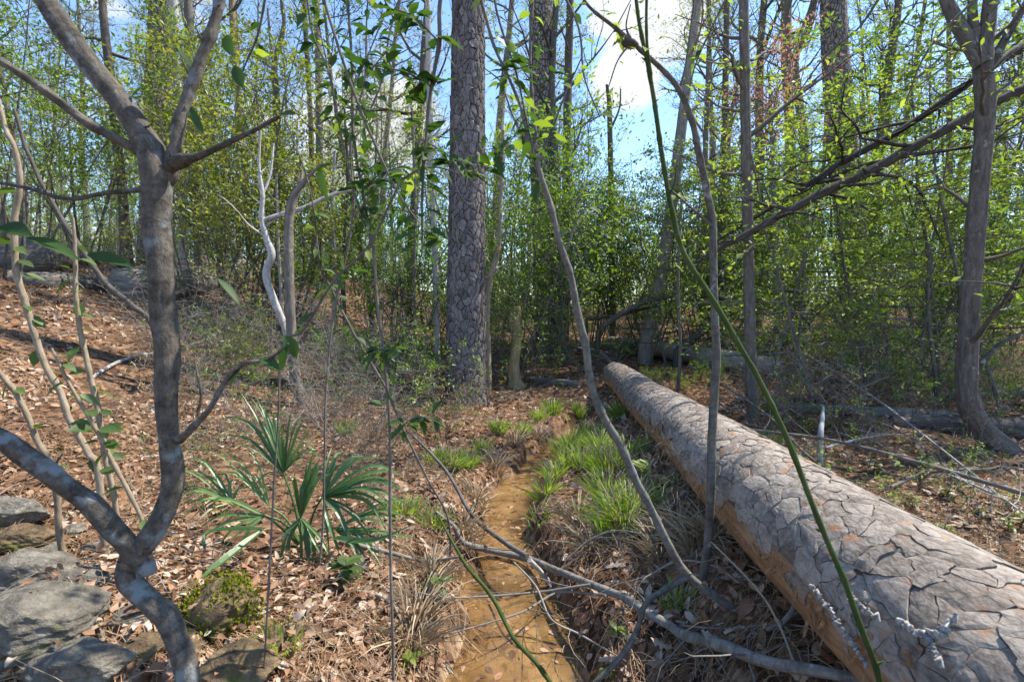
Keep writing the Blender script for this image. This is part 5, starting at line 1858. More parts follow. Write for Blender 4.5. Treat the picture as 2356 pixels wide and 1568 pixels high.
# ---- leafy vines and whips in front of the middle
whips = [
    ("hanging_vine", "dark hanging vine with lobed leaves left of the plated pine", [[(1045, -160, 1.35, 13), (1022, 0, 1.35, 13), (1005, 100, 1.35, 13), (986, 200, 1.35, 12), (972, 350, 1.35, 10), (968, 480, 1.35, 8), (962, 580, 1.35, 5)], [(986, 200, 1.35, 6), (930, 170, 1.33, 5), (870, 150, 1.3, 4)], [(975, 320, 1.35, 6), (1030, 350, 1.36, 5), (1080, 395, 1.38, 4), (1130, 380, 1.38, 3)], [(1005, 100, 1.35, 6), (960, 40, 1.33, 5), (900, 20, 1.3, 4)]], 110, near_leaf, .055),
    ("leafy_whip", "tall thin dark whip with lobed leaves rising between palmetto and creek", [[(905, 1640, 1.7, 10), (905, 1400, 1.7, 10), (906, 1200, 1.7, 10), (902, 1000, 1.7, 10), (893, 850, 1.7, 10), (875, 690, 1.7, 9), (848, 560, 1.7, 9), (826, 440, 1.7, 9), (818, 300, 1.7, 9), (814, 150, 1.7, 8), (798, 0, 1.7, 8), (790, -100, 1.7, 7)], [(848, 560, 1.7, 6), (800, 420, 1.68, 5), (770, 250, 1.66, 5), (740, 60, 1.65, 4)], [(826, 440, 1.7, 5), (880, 400, 1.7, 4), (920, 380, 1.7, 3)], [(890, 800, 1.7, 5), (860, 810, 1.68, 3)], [(905, 1000, 1.7, 6), (960, 960, 1.68, 4), (1005, 960, 1.66, 3)], [(814, 200, 1.7, 5), (850, 120, 1.7, 4), (880, 30, 1.7, 3)]], 150, near_leaf, .058),
    ("leafy_whip", "thin whip with bent tip leaning from the palmetto towards the plated pine", [[(1030, 1200, 2.6, 7), (990, 1100, 2.6, 7), (940, 1000, 2.6, 8), (890, 900, 2.6, 8), (830, 780, 2.6, 8), (770, 670, 2.6, 8), (745, 600, 2.6, 6), (700, 420, 2.6, 5), (650, 260, 2.6, 4)]], 60, near_leaf + teal_leaf, .055),
    ("leafy_whip", "arching leafy whip passing in front of the plated pine", [[(640, 1010, 1.5, 6), (660, 800, 1.5, 7), (700, 760, 1.5, 8), (760, 650, 1.5, 8), (850, 560, 1.5, 7), (930, 420, 1.5, 6), (1000, 385, 1.5, 5), (1070, 400, 1.5, 4), (1120, 350, 1.5, 3)]], 60, near_leaf + fresh_leaf, .05),
    ("leafy_whip", "slender dark whip standing between the forked sapling and the crooked brown sapling", [[(745, 1180, 2.4, 7), (752, 900, 2.4, 7), (770, 700, 2.4, 7), (805, 500, 2.4, 7), (812, 330, 2.4, 6), (845, 180, 2.4, 6), (842, 20, 2.4, 5), (850, -100, 2.4, 4)], [(812, 330, 2.4, 4), (760, 200, 2.4, 3), (720, 60, 2.4, 3)], [(845, 180, 2.4, 4), (910, 90, 2.4, 3), (950, 10, 2.4, 3)], [(805, 500, 2.4, 4), (870, 420, 2.4, 3), (930, 350, 2.4, 2)]], 110, near_leaf[:3] + fresh_leaf[:1], .06),
    ("hanging_vine", "thin hanging vine with dark leaves in front of the knot of the grey sapling", [[(1120, -140, 1.4, 8), (1140, 20, 1.4, 7), (1180, 160, 1.4, 6), (1215, 270, 1.4, 5), (1250, 420, 1.4, 4)], [(1180, 160, 1.4, 4), (1240, 150, 1.4, 3), (1290, 190, 1.4, 2)], [(1215, 270, 1.4, 4), (1160, 330, 1.4, 3), (1100, 350, 1.4, 2)]], 60, near_leaf + fresh_leaf[:1], .05),
]
for nm, lab, stems, nl, meshes, sz in whips:
    a = stems[0][0]
    f_ = at(a[0], a[1], a[2])
    if nm != "hanging_vine":
        gz = Hs(f_[0], f_[1])
        dz = max(0.0, f_[2] - gz + .04)
        b_ = stems[0][1]
        stems[0].insert(0, (a[0] + (a[0] - b_[0]) * .5 + 34 * math.sin(a[0]), a[1] + dz * FPX / a[2], a[2], a[3] * 1.1))
        f_[2] = gz
    stems = [[(q[0] + 9 * math.sin(q[1] * .013 + q[0]), q[1], q[2], q[3] * .72) for q in s_] for s_ in stems]
    root, paths = near_plant(nm, lab, "vine", stems, M_bark_brown, f_, "stem", 7, .1, len(lab))
    per = max(2, nl // (len(paths) + 1))
    for i, (P_, R_) in enumerate(paths):
        leaves_along(root, P_, meshes, per, sz, r5, .35 if i == 0 else .1)
        if i == 0:
            leaves_along(root, P_, meshes, per // 2, sz, r5, .6)

# ------------------------------------------------------------------ palmetto
pal_base = G(700, 1255)
pal = thing("palmetto", "dwarf palmetto with green fan fronds on the left creek bank", "palm", pal_base)


def blade_strip(g, pts, w, fold=.35, tint=.5):
    P = smooth_path(pts, None, 5)
    n = len(P)
    t = np.linspace(0, 1, n)
    T = unit(np.gradient(P, axis=0))
    side = unit(np.cross(T, (0.15, -0.5, 0.85)))
    up = np.cross(side, T)
    ww = w * np.clip(np.minimum(0.35 + t * 4, (1 - t) * 2.6), 0.03, 1)
    V = np.stack((P + side * ww[:, None] / 2 + up * ww[:, None] * fold * .5, P, P - side * ww[:, None] / 2 + up * ww[:, None] * fold * .5), 1).reshape(-1, 3)
    F = []
    for i in range(n - 1):
        F += [(3 * i, 3 * i + 3, 3 * i + 4, 3 * i + 1), (3 * i + 1, 3 * i + 4, 3 * i + 5, 3 * i + 2)]
    g.add(V, np.array(F), tint)


yb = float(pal_base[1])
fronds = [
    ((652, 1088), yb + .05, [(548, 900, .12), (572, 898, .15), (594, 897, .15), (608, 905, .1), (622, 935, .05), (648, 950, 0), (676, 932, .05), (702, 955, .05), (728, 985, 0), (742, 1010, -.05), (486, 952, .1), (505, 1010, 0), (560, 1110, -.1), (745, 1050, -.1)], .016, .45),
    ((534, 1155), yb - .05, [(300, 1100, .05), (408, 1126, 0), (400, 1150, -.05), (401, 1166, -.08), (406, 1184, -.12), (450, 1190, -.15), (418, 1064, .1), (422, 1034, .12), (468, 1062, .1), (520, 1075, .08), (575, 1100, .05), (590, 1190, -.1)], .014, .7),
    ((742, 1142), yb - .06, [(897, 1046, .1), (944, 1092, .05), (950, 1108, 0), (948, 1128, -.06), (893, 1204, -.12), (868, 1274, -.15), (835, 1035, .15), (800, 1015, .15), (770, 1020, .15), (905, 1160, -.1), (820, 1280, -.18), (760, 1300, -.2)], .022, .35),
    ((692, 1190), yb - .12, [(727, 1022, .05), (742, 1040, .05), (705, 1050, .05), (672, 1070, .0), (760, 1080, 0), (700, 1425, -.15), (640, 1330, -.12), (730, 1350, -.16), (780, 1330, -.2)], .024, .3),
    ((770, 1215), yb - .1, [(960, 1190, -.05), (955, 1235, -.1), (930, 1265, -.12), (885, 1300, -.18), (850, 1330, -.2), (990, 1150, .05)], .02, .5),
    ((610, 1185), yb - .1, [(430, 1215, -.05), (450, 1245, -.1), (500, 1270, -.15), (540, 1290, -.15), (420, 1180, 0)], .018, .6),
    ((620, 1165), yb - .02, [(450, 1030, .1), (480, 1080, .05), (520, 1030, .1), (560, 1020, .1)], .013, .95),
]
for (hub, Yh, tips, w, tn) in fronds:
    h3 = at(hub[0], hub[1], Yh)
    g = Geo()
    pet = smooth_path([pal_base + (0, 0, -.03), (np.asarray(pal_base) + h3) / 2 + (0, 0, .04), h3], None, 6)
    tube(g, pet, np.linspace(.008, .005, len(pet)), 6, tn)
    fr = g.build("frond", M_palm, pal, pal_base)
    tips3 = [at(a, b, Yh + dy) for a, b, dy in tips]
    dirs = sorted(tips3, key=lambda q: math.atan2((q - h3)[2], (q - h3)[0]))
    more = []
    for a3, b3 in zip(dirs[:-1], dirs[1:]):
        if np.dot(unit(a3 - h3), unit(b3 - h3)) > .55:
            la, lb = np.linalg.norm(a3 - h3), np.linalg.norm(b3 - h3)
            more.append(h3 + unit((a3 - h3) / la + (b3 - h3) / lb) * (la + lb) / 2 * (.86 + .2 * math.sin(la * 90)))
    for k, q in enumerate(tips3 + more):
        L_ = np.linalg.norm(q - h3)
        rp_ = np.random.default_rng(int(1e4 * abs(q[0] * 3 + q[2] * 7)) % 99991)
        mid = h3 * .45 + q * .55 + np.array((0, 0, (.10 + rp_.uniform(-.03, .08)) * L_)) + rp_.normal(0, .012, 3)
        droop = q + np.array((rp_.normal(0, .015), rp_.normal(0, .02), -rp_.uniform(0, .07) * (2.2 if rp_.random() < .25 else 1)))
        g = Geo()
        blade_strip(g, [h3, mid, droop], w * .92 * (1 + .3 * math.sin(k * 2.1)), .4, tn + .25 * math.sin(k * 1.7))
        o = g.build("leaflet", M_palm, fr, pal_base, smooth=False)
# broad pleated old blade lying on the mossy rock and a second one curving over
for pts, w in ([[(597, 1222, yb - .35), (500, 1300, yb - .62), (396, 1380, yb - .95)], .075], [[(770, 1236, yb - .2), (860, 1243, yb - .3), (955, 1204, yb - .35)], .045], [[(610, 1215, yb - .3), (480, 1222, yb - .35), (472, 1275, yb - .45)], .03]):
    g = Geo()
    P3 = [at(a, b, Y) for a, b, Y in pts]
    for s_ in (-1, 0, 1):
        off = np.array((.6, .5, .25)) * s_ * w * .27
        blade_strip(g, [p + off * (.4 if i == 2 else 1) for i, p in enumerate(P3)], w * .42, .5, .3 + .12 * s_)
    g.build("frond", M_palm, pal, pal_base, smooth=False)

# ------------------------------------------------------------------ rocks
def rock(name, label, px, py, w, hgt, depth, mat, seed, sink=.35, rot=0.0, Y=None):
    p = G(px, py) if Y is None else np.array((*at(px, py, Y)[:2], 0))
    if Y is not None:
        p[2] = Hs(p[0], p[1])
    sx = w * p[1] / FPX / 2
    rng = np.random.default_rng(seed)
    n, m = 84, 54
    th = np.linspace(0, 2 * math.pi, n, endpoint=False)
    ph = np.linspace(0.02, math.pi - .02, m)
    T_, P_ = np.meshgrid(th, ph)
    d = np.stack((np.cos(T_) * np.sin(P_), np.sin(T_) * np.sin(P_), np.cos(P_)), -1)
    cuts = unit(rng.normal(0, 1, (24, 3)))
    r_ = np.ones(T_.shape)
    for c in cuts:
        dd = d @ c
        lim = rng.uniform(.62, .93)
        r_ = np.where(dd > 0, np.minimum(r_, lim / np.maximum(dd, 1e-3)), r_)
    r_ = r_ * (1 + .07 * fbm(d[..., 0] * 2 + seed, d[..., 1] * 2 + d[..., 2] * 1.7, 4, seed) + .055 * fbm(d[..., 0] * 6 + d[..., 2] * 5, d[..., 1] * 6 + seed, 5, seed + 3) + .014 * np.sin(d[..., 2] * 26 + 5 * fbm(d[..., 0] * 2, d[..., 1] * 2 + seed, 3, seed)))
    V = d * r_[..., None] * np.array((sx, depth / 2, hgt / 2))
    c, s_ = math.cos(rot), math.sin(rot)
    V = np.stack((V[..., 0] * c - V[..., 1] * s_, V[..., 0] * s_ + V[..., 1] * c, V[..., 2]), -1)
    V[..., 2] += hgt * (.5 - sink)
    i = np.arange(m - 1)[:, None] * n
    j = np.arange(n)[None, :]
    F = np.stack((i + j, i + n + j, i + n + (j + 1) % n, i + (j + 1) % n), -1).reshape(-1, 4)
    g = Geo()
    g.add(V.reshape(-1, 3), F)
    o = g.build(name, mat, smooth=False)
    o.location = p
    tag(o, label, "rock")
    return o, p, V


rock("boulder", "large flat grey rock slab lowest in the left corner", 80, 1480, 380, .24, .34, M_rock, 3, .25, .1)
rock("boulder", "rounded grey rock just above the large flat slab", 40, 1360, 250, .24, .28, M_rock, 7, .3, .3)
rock("rock", "pale lichen patched rock left of the forked sapling's foot", 185, 1365, 150, .17, .2, M_rock, 8, .3, .5)
rock("rock", "flat rock at the left edge beside the leaf litter", 30, 1200, 190, .22, .26, M_rock, 11, .3)
rock("rock", "brown rock under the flat rock at the left edge", 45, 1262, 190, .2, .24, M_rock_rust, 13, .35)
rock("rock", "small rock tucked behind the forked sapling's fork", 235, 1270, 100, .10, .14, M_rock, 17, .35)
rock("rock", "small rounded rock above the lichen patched rock", 105, 1275, 80, .09, .12, M_rock, 19, .3)
rock("rock", "narrow rock at the bottom edge left of the kinked foot", 190, 1560, 260, .16, .22, M_rock, 21, .3)
mr = rock("boulder", "mossy rusty rock under the broad palmetto blade", 500, 1440, 210, .26, .3, M_rock_rust, 23, .35, .4)
rock("boulder", "rusty pitted rock lowest beside the kinked foot", 545, 1560, 210, .18, .26, M_rock_rust, 29, .35, .2)
for i, (px, py, w, hh, lab) in enumerate([(170, 1225, 70, .07, "small grey stone in the leaves above the rocks"), (30, 1320, 90, .09, "grey stone at the left edge between two rocks"), (250, 1335, 70, .08, "dark stone against the forked sapling's kinked foot"), (300, 1430, 90, .09, "broken stone right of the large flat slab"), (330, 1510, 110, .1, "mossy stone under the kinked foot"), (430, 1500, 90, .09, "rusty stone between the two rusty boulders"), (620, 1480, 80, .08, "small rusty stone right of the mossy boulder"), (205, 1425, 90, .08, "thin broken slab on the large flat slab's edge")]):
    rock("stone", lab, px, py, w, hh, w * .0018, M_rock if i < 4 or i == 7 else M_rock_rust, 60 + i, .3, i * .7)
# moss cushions on the mossy rock
g = Geo()
rg_ = np.random.default_rng(9)
o_, p_, V_ = mr
vv = V_.reshape(-1, 3)
topv = vv[vv[:, 2] > .0]
n = 2600
pick = topv[rg_.integers(0, len(topv), n)] + rg_.normal(0, .014, (n, 3))
keepm = fbm(pick[:, 0] * 9, pick[:, 1] * 9, 2, 4) > -0.12
pick = pick[keepm]
leaves(g, pick, rg_.normal(0, .6, (len(pick), 3)) + (0, 0, .9), rg_.normal(0, 1, (len(pick), 3)), .018, .010, .1, .1, rg_.uniform(0, 1, len(pick)))
g.build("moss", M_moss, o_, kind="stuff")

# ------------------------------------------------------------------ grass tufts
def tuft(label, px, py, h, n, seed, spread=.6, group=None, tint=(.25, 1.0), rad=.06, mat=None, name="grass_tuft", droop=.5, cat="grass"):
    p = G(px, py)
    rng = np.random.default_rng(seed)
    g = Geo()
    for k in range(int(n * 1.5)):
        a = rng.uniform(0, 6.28)
        b = p + np.array((math.cos(a), math.sin(a), 0)) * rng.uniform(0, rad)
        b[2] = Hs(b[0], b[1]) - .01
        l = h * rng.uniform(.5, 1.2)
        d = np.array((math.cos(a), math.sin(a), 0)) * spread * rng.uniform(.2, 1.2) + np.array((rng.normal(0, .12), rng.normal(0, .12), 1))
        d = unit(d)
        q1 = b + d * l * .5
        q2 = b + d * l * .9 + np.array((d[0], d[1], -.25)) * l * droop * rng.uniform(.3, 1)
        w = rng.uniform(.0025, .005)
        P = np.array((b, (b + q1) / 2 + (0, 0, .01), q1, (q1 + q2) / 2 + (0, 0, .015), q2))
        sd = unit(np.cross(d, (rng.normal(0, .4), -1, .1))) * w
        ww = np.array((.7, 1, .9, .6, .05))[:, None]
        V = np.stack((P + sd * ww, P - sd * ww), 1).reshape(-1, 3)
        F = [(2 * i, 2 * i + 1, 2 * i + 3, 2 * i + 2) for i in range(4)]
        g.add(V, np.array(F), np.clip(rng.uniform(*tint), 0, 1), None, 1 if rng.random() < .22 else 0)
    o = g.build(name, [mat or M_grass, M_straw], None, p)
    tag(o, label, cat, group)
    return o


tuft("bright grass tuft on the left bank beside the creek's bend", 1042, 1085, .24, 190, 1)
tuft("grass tuft in front of the plated pine's foot", 1148, 1000, .22, 150, 2)
tuft("sunlit grass tuft just right of the plated pine's foot", 1272, 950, .24, 150, 3, rad=.10)
tuft("small grass tuft right of the sunlit one behind the creek", 1333, 958, .24, 110, 4)
tuft("dark grass tuft in the shade beside the big log", 1425, 965, .25, 110, 5, tint=(0, .4))
tuft("upright grass clump on the right bank where the creek disappears", 1310, 1045, .27, 220, 6, rad=.13)
tuft("large bright grass clump between the creek and the big log", 1400, 1095, .30, 260, 7, rad=.12)
tuft("arching bright grass clump lowest on the right bank", 1440, 1215, .30, 320, 8, .9, rad=.10)
tuft("thin grass tuft above the arching clump on the right bank", 1400, 1150, .26, 150, 9, .8, rad=.10)
tuft("grass blades overhanging the right edge of the water", 1255, 1140, .20, 60, 10, 1.0)
tuft("few grass blades leaning over the water's right edge", 1238, 1200, .17, 26, 11, 1.2)
tuft("small grass tuft behind the palmetto", 795, 1000, .20, 110, 12)
tuft("grass tuft beyond the big log left of the white stick", 1775, 1030, .20, 90, 13, tint=(.5, 1))
tuft("grass tuft beside the slender dark trunk's foot", 1770, 935, .22, 80, 14)
tuft("small pale grass tuft on the leafy slope", 455, 735, .35, 70, 15, tint=(.6, 1))
tuft("grass tuft on the slope below the olive shrubs", 585, 700, .35, 70, 16, tint=(.6, 1))
tuft("green seedling clump between the palmetto and the creek", 925, 1185, .15, 90, 17, .9, rad=.1)
tuft("small grass tuft right of the creek in front of the grey branch", 1560, 1390, .10, 50, 18)
tuft("grass tuft at the bottom beside the rusty rock", 640, 1500, .13, 40, 19, tint=(.5, 1))
tuft("grass tuft low between palmetto and water", 1000, 1210, .16, 70, 20, .9)
tuft("grass tuft on the left bank above the bright one", 1110, 1040, .18, 70, 21)
tuft("grass tuft on the bank edge right of the plated pine", 1205, 1000, .20, 90, 22)
DRY = [(1095, 1150, "left of the creek's narrow part"), (1060, 1220, "left where the grey branch meets the creek"), (1240, 1010, "behind the creek's bend"), (1185, 1020, "on the left bank near the creek's bend"), (1140, 1075, "beside the bright left bank tuft"),
       (1330, 1200, "on the right bank above the water"), (1560, 1230, "under the big log's middle"), (1600, 1260, "beside the bowed sapling's foot"), (1520, 1280, "left of the bowed sapling's foot"), (1640, 1230, "right of the bowed sapling under the log"),
       (990, 1330, "left of the wide water"), (960, 1420, "left of the water near the bottom"), (940, 1480, "lowest left of the water"), (1360, 1260, "on the right bank behind the grey branch")]
for i, (px, py, lab) in enumerate(DRY):
    tuft("dry straw coloured grass tuft " + lab, px, py, .22, 60, 200 + i, 1.3, "dry grass tufts along the creek", (0, 1), .07, M_straw, "dry_grass_tuft", .9)
for i, (px, py, h, n, lab) in enumerate([(1350, 1010, .24, 110, "green grass tuft behind the large bright clump"), (1380, 1040, .26, 130, "green grass tuft joined to the large bright clump on its left"), (1450, 1060, .24, 100, "shaded grass tuft between the large clump and the big log"), (1340, 1075, .24, 110, "green grass tuft on the right bank left of the large clump"),
        (1300, 1075, .22, 90, "grass tuft on the right bank's edge beside the narrow water"), (1275, 1100, .2, 80, "grass tuft drooping to the narrow water from the right"), (1470, 1180, .26, 110, "bright grass tuft right of the arching clump"), (1405, 1235, .22, 90, "grass tuft in front of the arching clump"), (1075, 1075, .2, 80, "small grass tuft right of the bright left bank tuft"), (1005, 1070, .2, 80, "small grass tuft left of the bright left bank tuft"), (1240, 965, .2, 80, "small grass tuft left of the sunlit one behind the creek")]):
    tuft(lab, px, py, h, n, 400 + i, .7, None, (.3, 1), .08)

# broad leaved seedlings
def seedling(label, px, py, h, n, size, seed, meshes):
    p = G(px, py)
    rng = np.random.default_rng(seed)
    root = thing("seedling", label, "plant", p)
    g = Geo()
    top = p + np.array((rng.normal(0, .03), rng.normal(0, .03), h))
    P = smooth_path([p - (0, 0, .02), (p + top) / 2 + rng.normal(0, .01, 3), top], None, 5)
    tube(g, P, np.linspace(.003, .0015, len(P)), 5, .5)
    g.build("stem", M_bark_grn, root, p)
    for k in range(n):
        a = k * 2.4 + rng.normal(0, .3)
        t = rng.uniform(.4, 1)
        q = P[int(t * (len(P) - 1))]
        leaf_part(meshes[rng.integers(len(meshes))], root, q, (math.cos(a), math.sin(a), rng.uniform(-.1, .5)), (0, 0, 1), size * rng.uniform(.7, 1.2))
    return root


for i, (lab, px, py, h, n, s_, m_) in enumerate([
        ("dark green seedling with long leaves below the palmetto", 805, 1345, .14, 16, .09, teal_leaf),
        ("upright green seedling on the left bank beside the wide water", 1010, 1370, .14, 9, .08, teal_leaf),
        ("small green seedling at the bottom left of the water", 950, 1545, .08, 7, .06, fresh_leaf),
        ("yellow green seedling on the right bank under the grey branch", 1430, 1470, .10, 7, .05, fresh_leaf),
        ("pair of bright leaves on a stalk low on the right bank", 1405, 1560, .08, 5, .05, fresh_leaf),
        ("leafy seedling beside the big log near the pale fern", 1530, 1130, .14, 11, .06, fresh_leaf),
        ("green seedling beyond the big log right of the white stick", 2010, 1090, .15, 9, .07, fresh_leaf),
        ("low cluster of green leaves beyond the big log", 2100, 1170, .10, 14, .06, fresh_leaf),
        ("second low cluster of green leaves beyond the big log", 2180, 1150, .10, 12, .06, fresh_leaf),
        ("green seedling at the curved tree's foot", 2290, 1030, .18, 10, .08, fresh_leaf),
        ("green seedling in the leaves far right", 2310, 1230, .12, 10, .06, fresh_leaf),
        ("small seedling right of the tan stump", 1250, 830, .25, 9, .08, fresh_leaf),
        ("seedling beside the plated pine on its right", 1150, 870, .2, 8, .08, fresh_leaf),
        ("seedling at the right bank's top beside the grass", 1480, 1090, .16, 9, .06, fresh_leaf),
        ("dark seedling left of the creek's bend", 890, 1010, .3, 16, .06, near_leaf),
        ("dark seedling in front of the plated pine", 985, 985, .28, 18, .06, near_leaf),
        ("seedling on the leaves beyond the big log's middle", 1880, 1000, .18, 9, .07, fresh_leaf),
        ("seedling between the white stick and the decayed logs", 1960, 1020, .2, 9, .07, fresh_leaf)]):
    seedling(lab, px, py, h, n, s_, 300 + i, m_)
for i in range(46):
    rs_ = np.random.default_rng(900 + i)
    px, py = (rs_.uniform(1660, 2350), rs_.uniform(860, 1260)) if i < 34 else (rs_.uniform(760, 1330), rs_.uniform(850, 1010))
    p_ = G(px, py)
    if abs(p_[0] - np.interp(p_[1], _lY, _lX)) < .3 and p_[1] < 7.7:
        continue
    side_ = "on the leaves beyond the big log" if px > 1600 else "on the leaves around the plated pine's foot"
    o_ = seedling("small green seedling on the leaves near " + near_mark(px, py), px, py, rs_.uniform(.08, .2), int(rs_.integers(6, 11)), rs_.uniform(.05, .08), 950 + i, fresh_leaf)
    o_["group"] = "small seedlings " + side_
# pale fern by the log
fp = G(1500, 1120)
fern = thing("fern", "small pale fern beside the big log", "fern", fp)
rf = np.random.default_rng(4)
for k in range(4):
    g = Geo()
    a = 2.4 + k * .5
    tipv = fp + np.array((math.cos(a) * .16, math.sin(a) * .08 - .03, .16 + .02 * k))
    P = smooth_path([fp, (fp + tipv) / 2 + (0, 0, .05), tipv], None, 9)
    tube(g, P, .0015, 4, .8)
    for t in range(4, len(P)):
        w = .05 * (1 - abs(t / len(P) - .4))
        for s_ in (-1, 1):
            leaves(g, [P[t]], [np.array((.5 * s_, .3 * s_, .1)) + (P[t] - P[t - 1]) * 8], [(0, -.4, 1)], w, w * .35, .05, .1, .9)
    g.build("frond", M_grass, fern, fp)

# ------------------------------------------------------------------ fallen sticks over the creek
def stick(name, label, pts, lift, mat=None, twigs=0, seed=1, group=None):
    P, R = [], []
    for i, q in enumerate(pts):
        p = G2(q[0], q[1], q[3] if len(q) > 3 else lift)
        P.append(p)
        R.append(q[2] * p[1] / FPX / 2)
    P, R = smooth_path(P, R, 7)
    foot = P[-1]
    o = thing(name, label, "branch", foot, group)
    g = Geo()
    tube(g, P, R, 9, .5, .12, True, seed=seed)
    rng = np.random.default_rng(seed)
    for k in range(twigs):
        i = rng.integers(0, len(P) - 1)
        d = unit(P[min(i + 1, len(P) - 1)] - P[i]) + rng.normal(0, .7, 3) * (1, 1, .4)
        tw = wander(rng, P[i], -d if rng.random() < .6 else d, rng.uniform(.15, .5), 5, .2)
        tw[:, 2] = np.maximum(tw[:, 2], H(tw[:, 0], tw[:, 1]) + .01)
        tube(g, tw, np.linspace(min(R[i] * .5, .004), .001, 6), 5, .5)
    g.build("stick", mat or M_twig, o, foot)
    return o


stick("fallen_branch", "long grey fallen branch bridging the creek in the foreground", [(1003, 1178, 8), (1043, 1208, 10), (1068, 1248, 14), (1133, 1266, 15), (1218, 1286, 16), (1283, 1313, 16), (1358, 1343, 17), (1434, 1373, 19), (1479, 1403, 20), (1534, 1434, 22), (1573, 1459, 25), (1664, 1486, 30), (1765, 1522, 30), (1915, 1549, 28), (2040, 1580, 26)], .10, M_bark_grey, 22, 2)
stick("fallen_branch", "brown branch joining the long grey branch over the water", [(947, 998, 6, .25), (1023, 1078, 7, .22), (1078, 1173, 9, .18), (1103, 1203, 10, .15), (1163, 1248, 12, .25), (1213, 1280, 14, .28)], .12, M_bark_thin, 8, 3)
stick("fallen_branch", "grey stick crossing the left bank to the long branch", [(782, 1245, 14), (900, 1272, 10), (980, 1290, 8), (1058, 1280, 6, .25)], .05, M_twig, 4, 4)
stick("fallen_branch", "short lichen spotted spur hanging from the long branch into the water", [(1218, 1288, 12, .26), (1245, 1315, 11, .15), (1263, 1338, 10, .05), (1268, 1352, 6, .02)], .1, M_bark_white, 0, 5)
stick("fallen_branch", "thin pale twig reaching left over the water from the long branch", [(1033, 1458, 3, .2), (1198, 1408, 5, .2), (1283, 1363, 6, .15), (1393, 1368, 7, .12)], .1, M_twig, 3, 6)
stick("fallen_branch", "thin twig above it crossing the water", [(960, 1362, 3, .1), (1050, 1374, 4, .15), (1233, 1362, 6, .25), (1358, 1344, 7, .14)], .1, M_twig, 3, 7)
stick("fallen_branch", "thin twig curving down the middle of the water to the right bank", [(1183, 1293, 4, .26), (1233, 1348, 5, .28), (1268, 1423, 5, .2), (1333, 1458, 5, .12), (1440, 1520, 3, .06)], .1, M_twig, 2, 8)
stick("fallen_branch", "arching grey twig behind the long branch on the right bank", [(1300, 1290, 4, .04), (1360, 1240, 5, .1), (1430, 1220, 5, .12), (1560, 1250, 5, .06)], .1, M_twig, 5, 9)
stick("fallen_branch", "thin grey twig on the right bank beside the bowed sapling", [(1480, 1330, 4), (1560, 1290, 5), (1640, 1300, 5), (1700, 1340, 3)], .08, M_twig, 6, 10)
stick("fallen_branch", "long bare whip lying beyond the big log", [(1700, 985, 5, .3), (1900, 1010, 8, .3), (2100, 1060, 10, .25), (2356, 1135, 12, .2)], .2, M_bark_brown, 8, 11)
stick("fallen_branch", "thin brown whip from the white stick down to the big log", [(1640, 870, 4, .4), (1760, 950, 5, .3), (1850, 1040, 6, .2), (1930, 1100, 8, .1)], .2, M_bark_thin, 6, 12)
stick("fallen_branch", "thin pale whip crossing above the decayed log", [(1830, 800, 4, .5), (1990, 900, 5, .4), (2150, 1020, 5, .3), (2300, 1140, 5, .1)], .3, M_twig, 6, 13)
stick("fallen_branch", "mossy spur sticking out of the litter under the big log", [(1795, 1440, 14), (1825, 1400, 12, .06), (1845, 1350, 9, .12)], .02, M_bark_grey, 2, 14)
stick("fallen_branch", "long stiff straw leaning on the big log", [(1840, 1560, 6, .05), (1790, 1430, 6, .12), (1730, 1340, 5, .2), (1620, 1230, 4, .2)], .1, M_bark_tan, 0, 15)
g2_pts = [(1003, 1178, 2.6, 4), (1063, 1283, 2.3, 8), (1133, 1373, 2.05, 10), (1183, 1468, 1.9, 10), (1233, 1523, 1.8, 11), (1290, 1600, 1.7, 12)]
o_, _ = near_plant("green_vine", "green twig slanting over the water towards the bottom", "vine", [g2_pts], M_bark_grn, None, "stem", 8, .08, 5)
BR = [(1690, 915, 1850, 960, "beside the slender dark trunk's foot"), (1850, 880, 2020, 905, "behind the decayed logs on the left"), (1900, 1030, 2080, 1000, "crossing in front of the decayed log"), (2050, 1120, 2250, 1075, "on the leaves right of the white stick"),
      (2120, 880, 2300, 850, "behind the curved brown tree's foot"), (2180, 1090, 2356, 1180, "low at the right edge"), (1760, 870, 1900, 850, "below the dark broken limb"), (2000, 840, 2150, 870, "under the layered saplings"), (1420, 850, 1330, 800, "at the tip of the big log"),
      (1290, 830, 1400, 790, "behind the tip of the big log"), (560, 840, 700, 800, "behind the palmetto on the slope"), (780, 850, 900, 870, "left of the plated pine's foot"), (420, 800, 560, 770, "on the slope below the olive shrubs"), (1960, 950, 2140, 1040, "leaning over the decayed logs")]
for i, (xa, ya, xb, yb_, lab) in enumerate(BR):
    rb_ = np.random.default_rng(700 + i)
    w_ = rb_.uniform(6, 12)
    stick("fallen_branch", "%s twiggy dead branch %s" % (["grey", "dark brown", "pale"][i % 3], lab), [(xa, ya, w_, .04), (xa * .65 + xb * .35, ya * .65 + yb_ * .35 - rb_.uniform(4, 16), w_ * .9, .1), (xa * .3 + xb * .7, ya * .3 + yb_ * .7 - rb_.uniform(0, 14), w_ * .7, .18), (xb, yb_, w_ * .4, .2)], .1, [M_twig, M_bark_brown, M_bark_white][i % 3], 14, 700 + i)
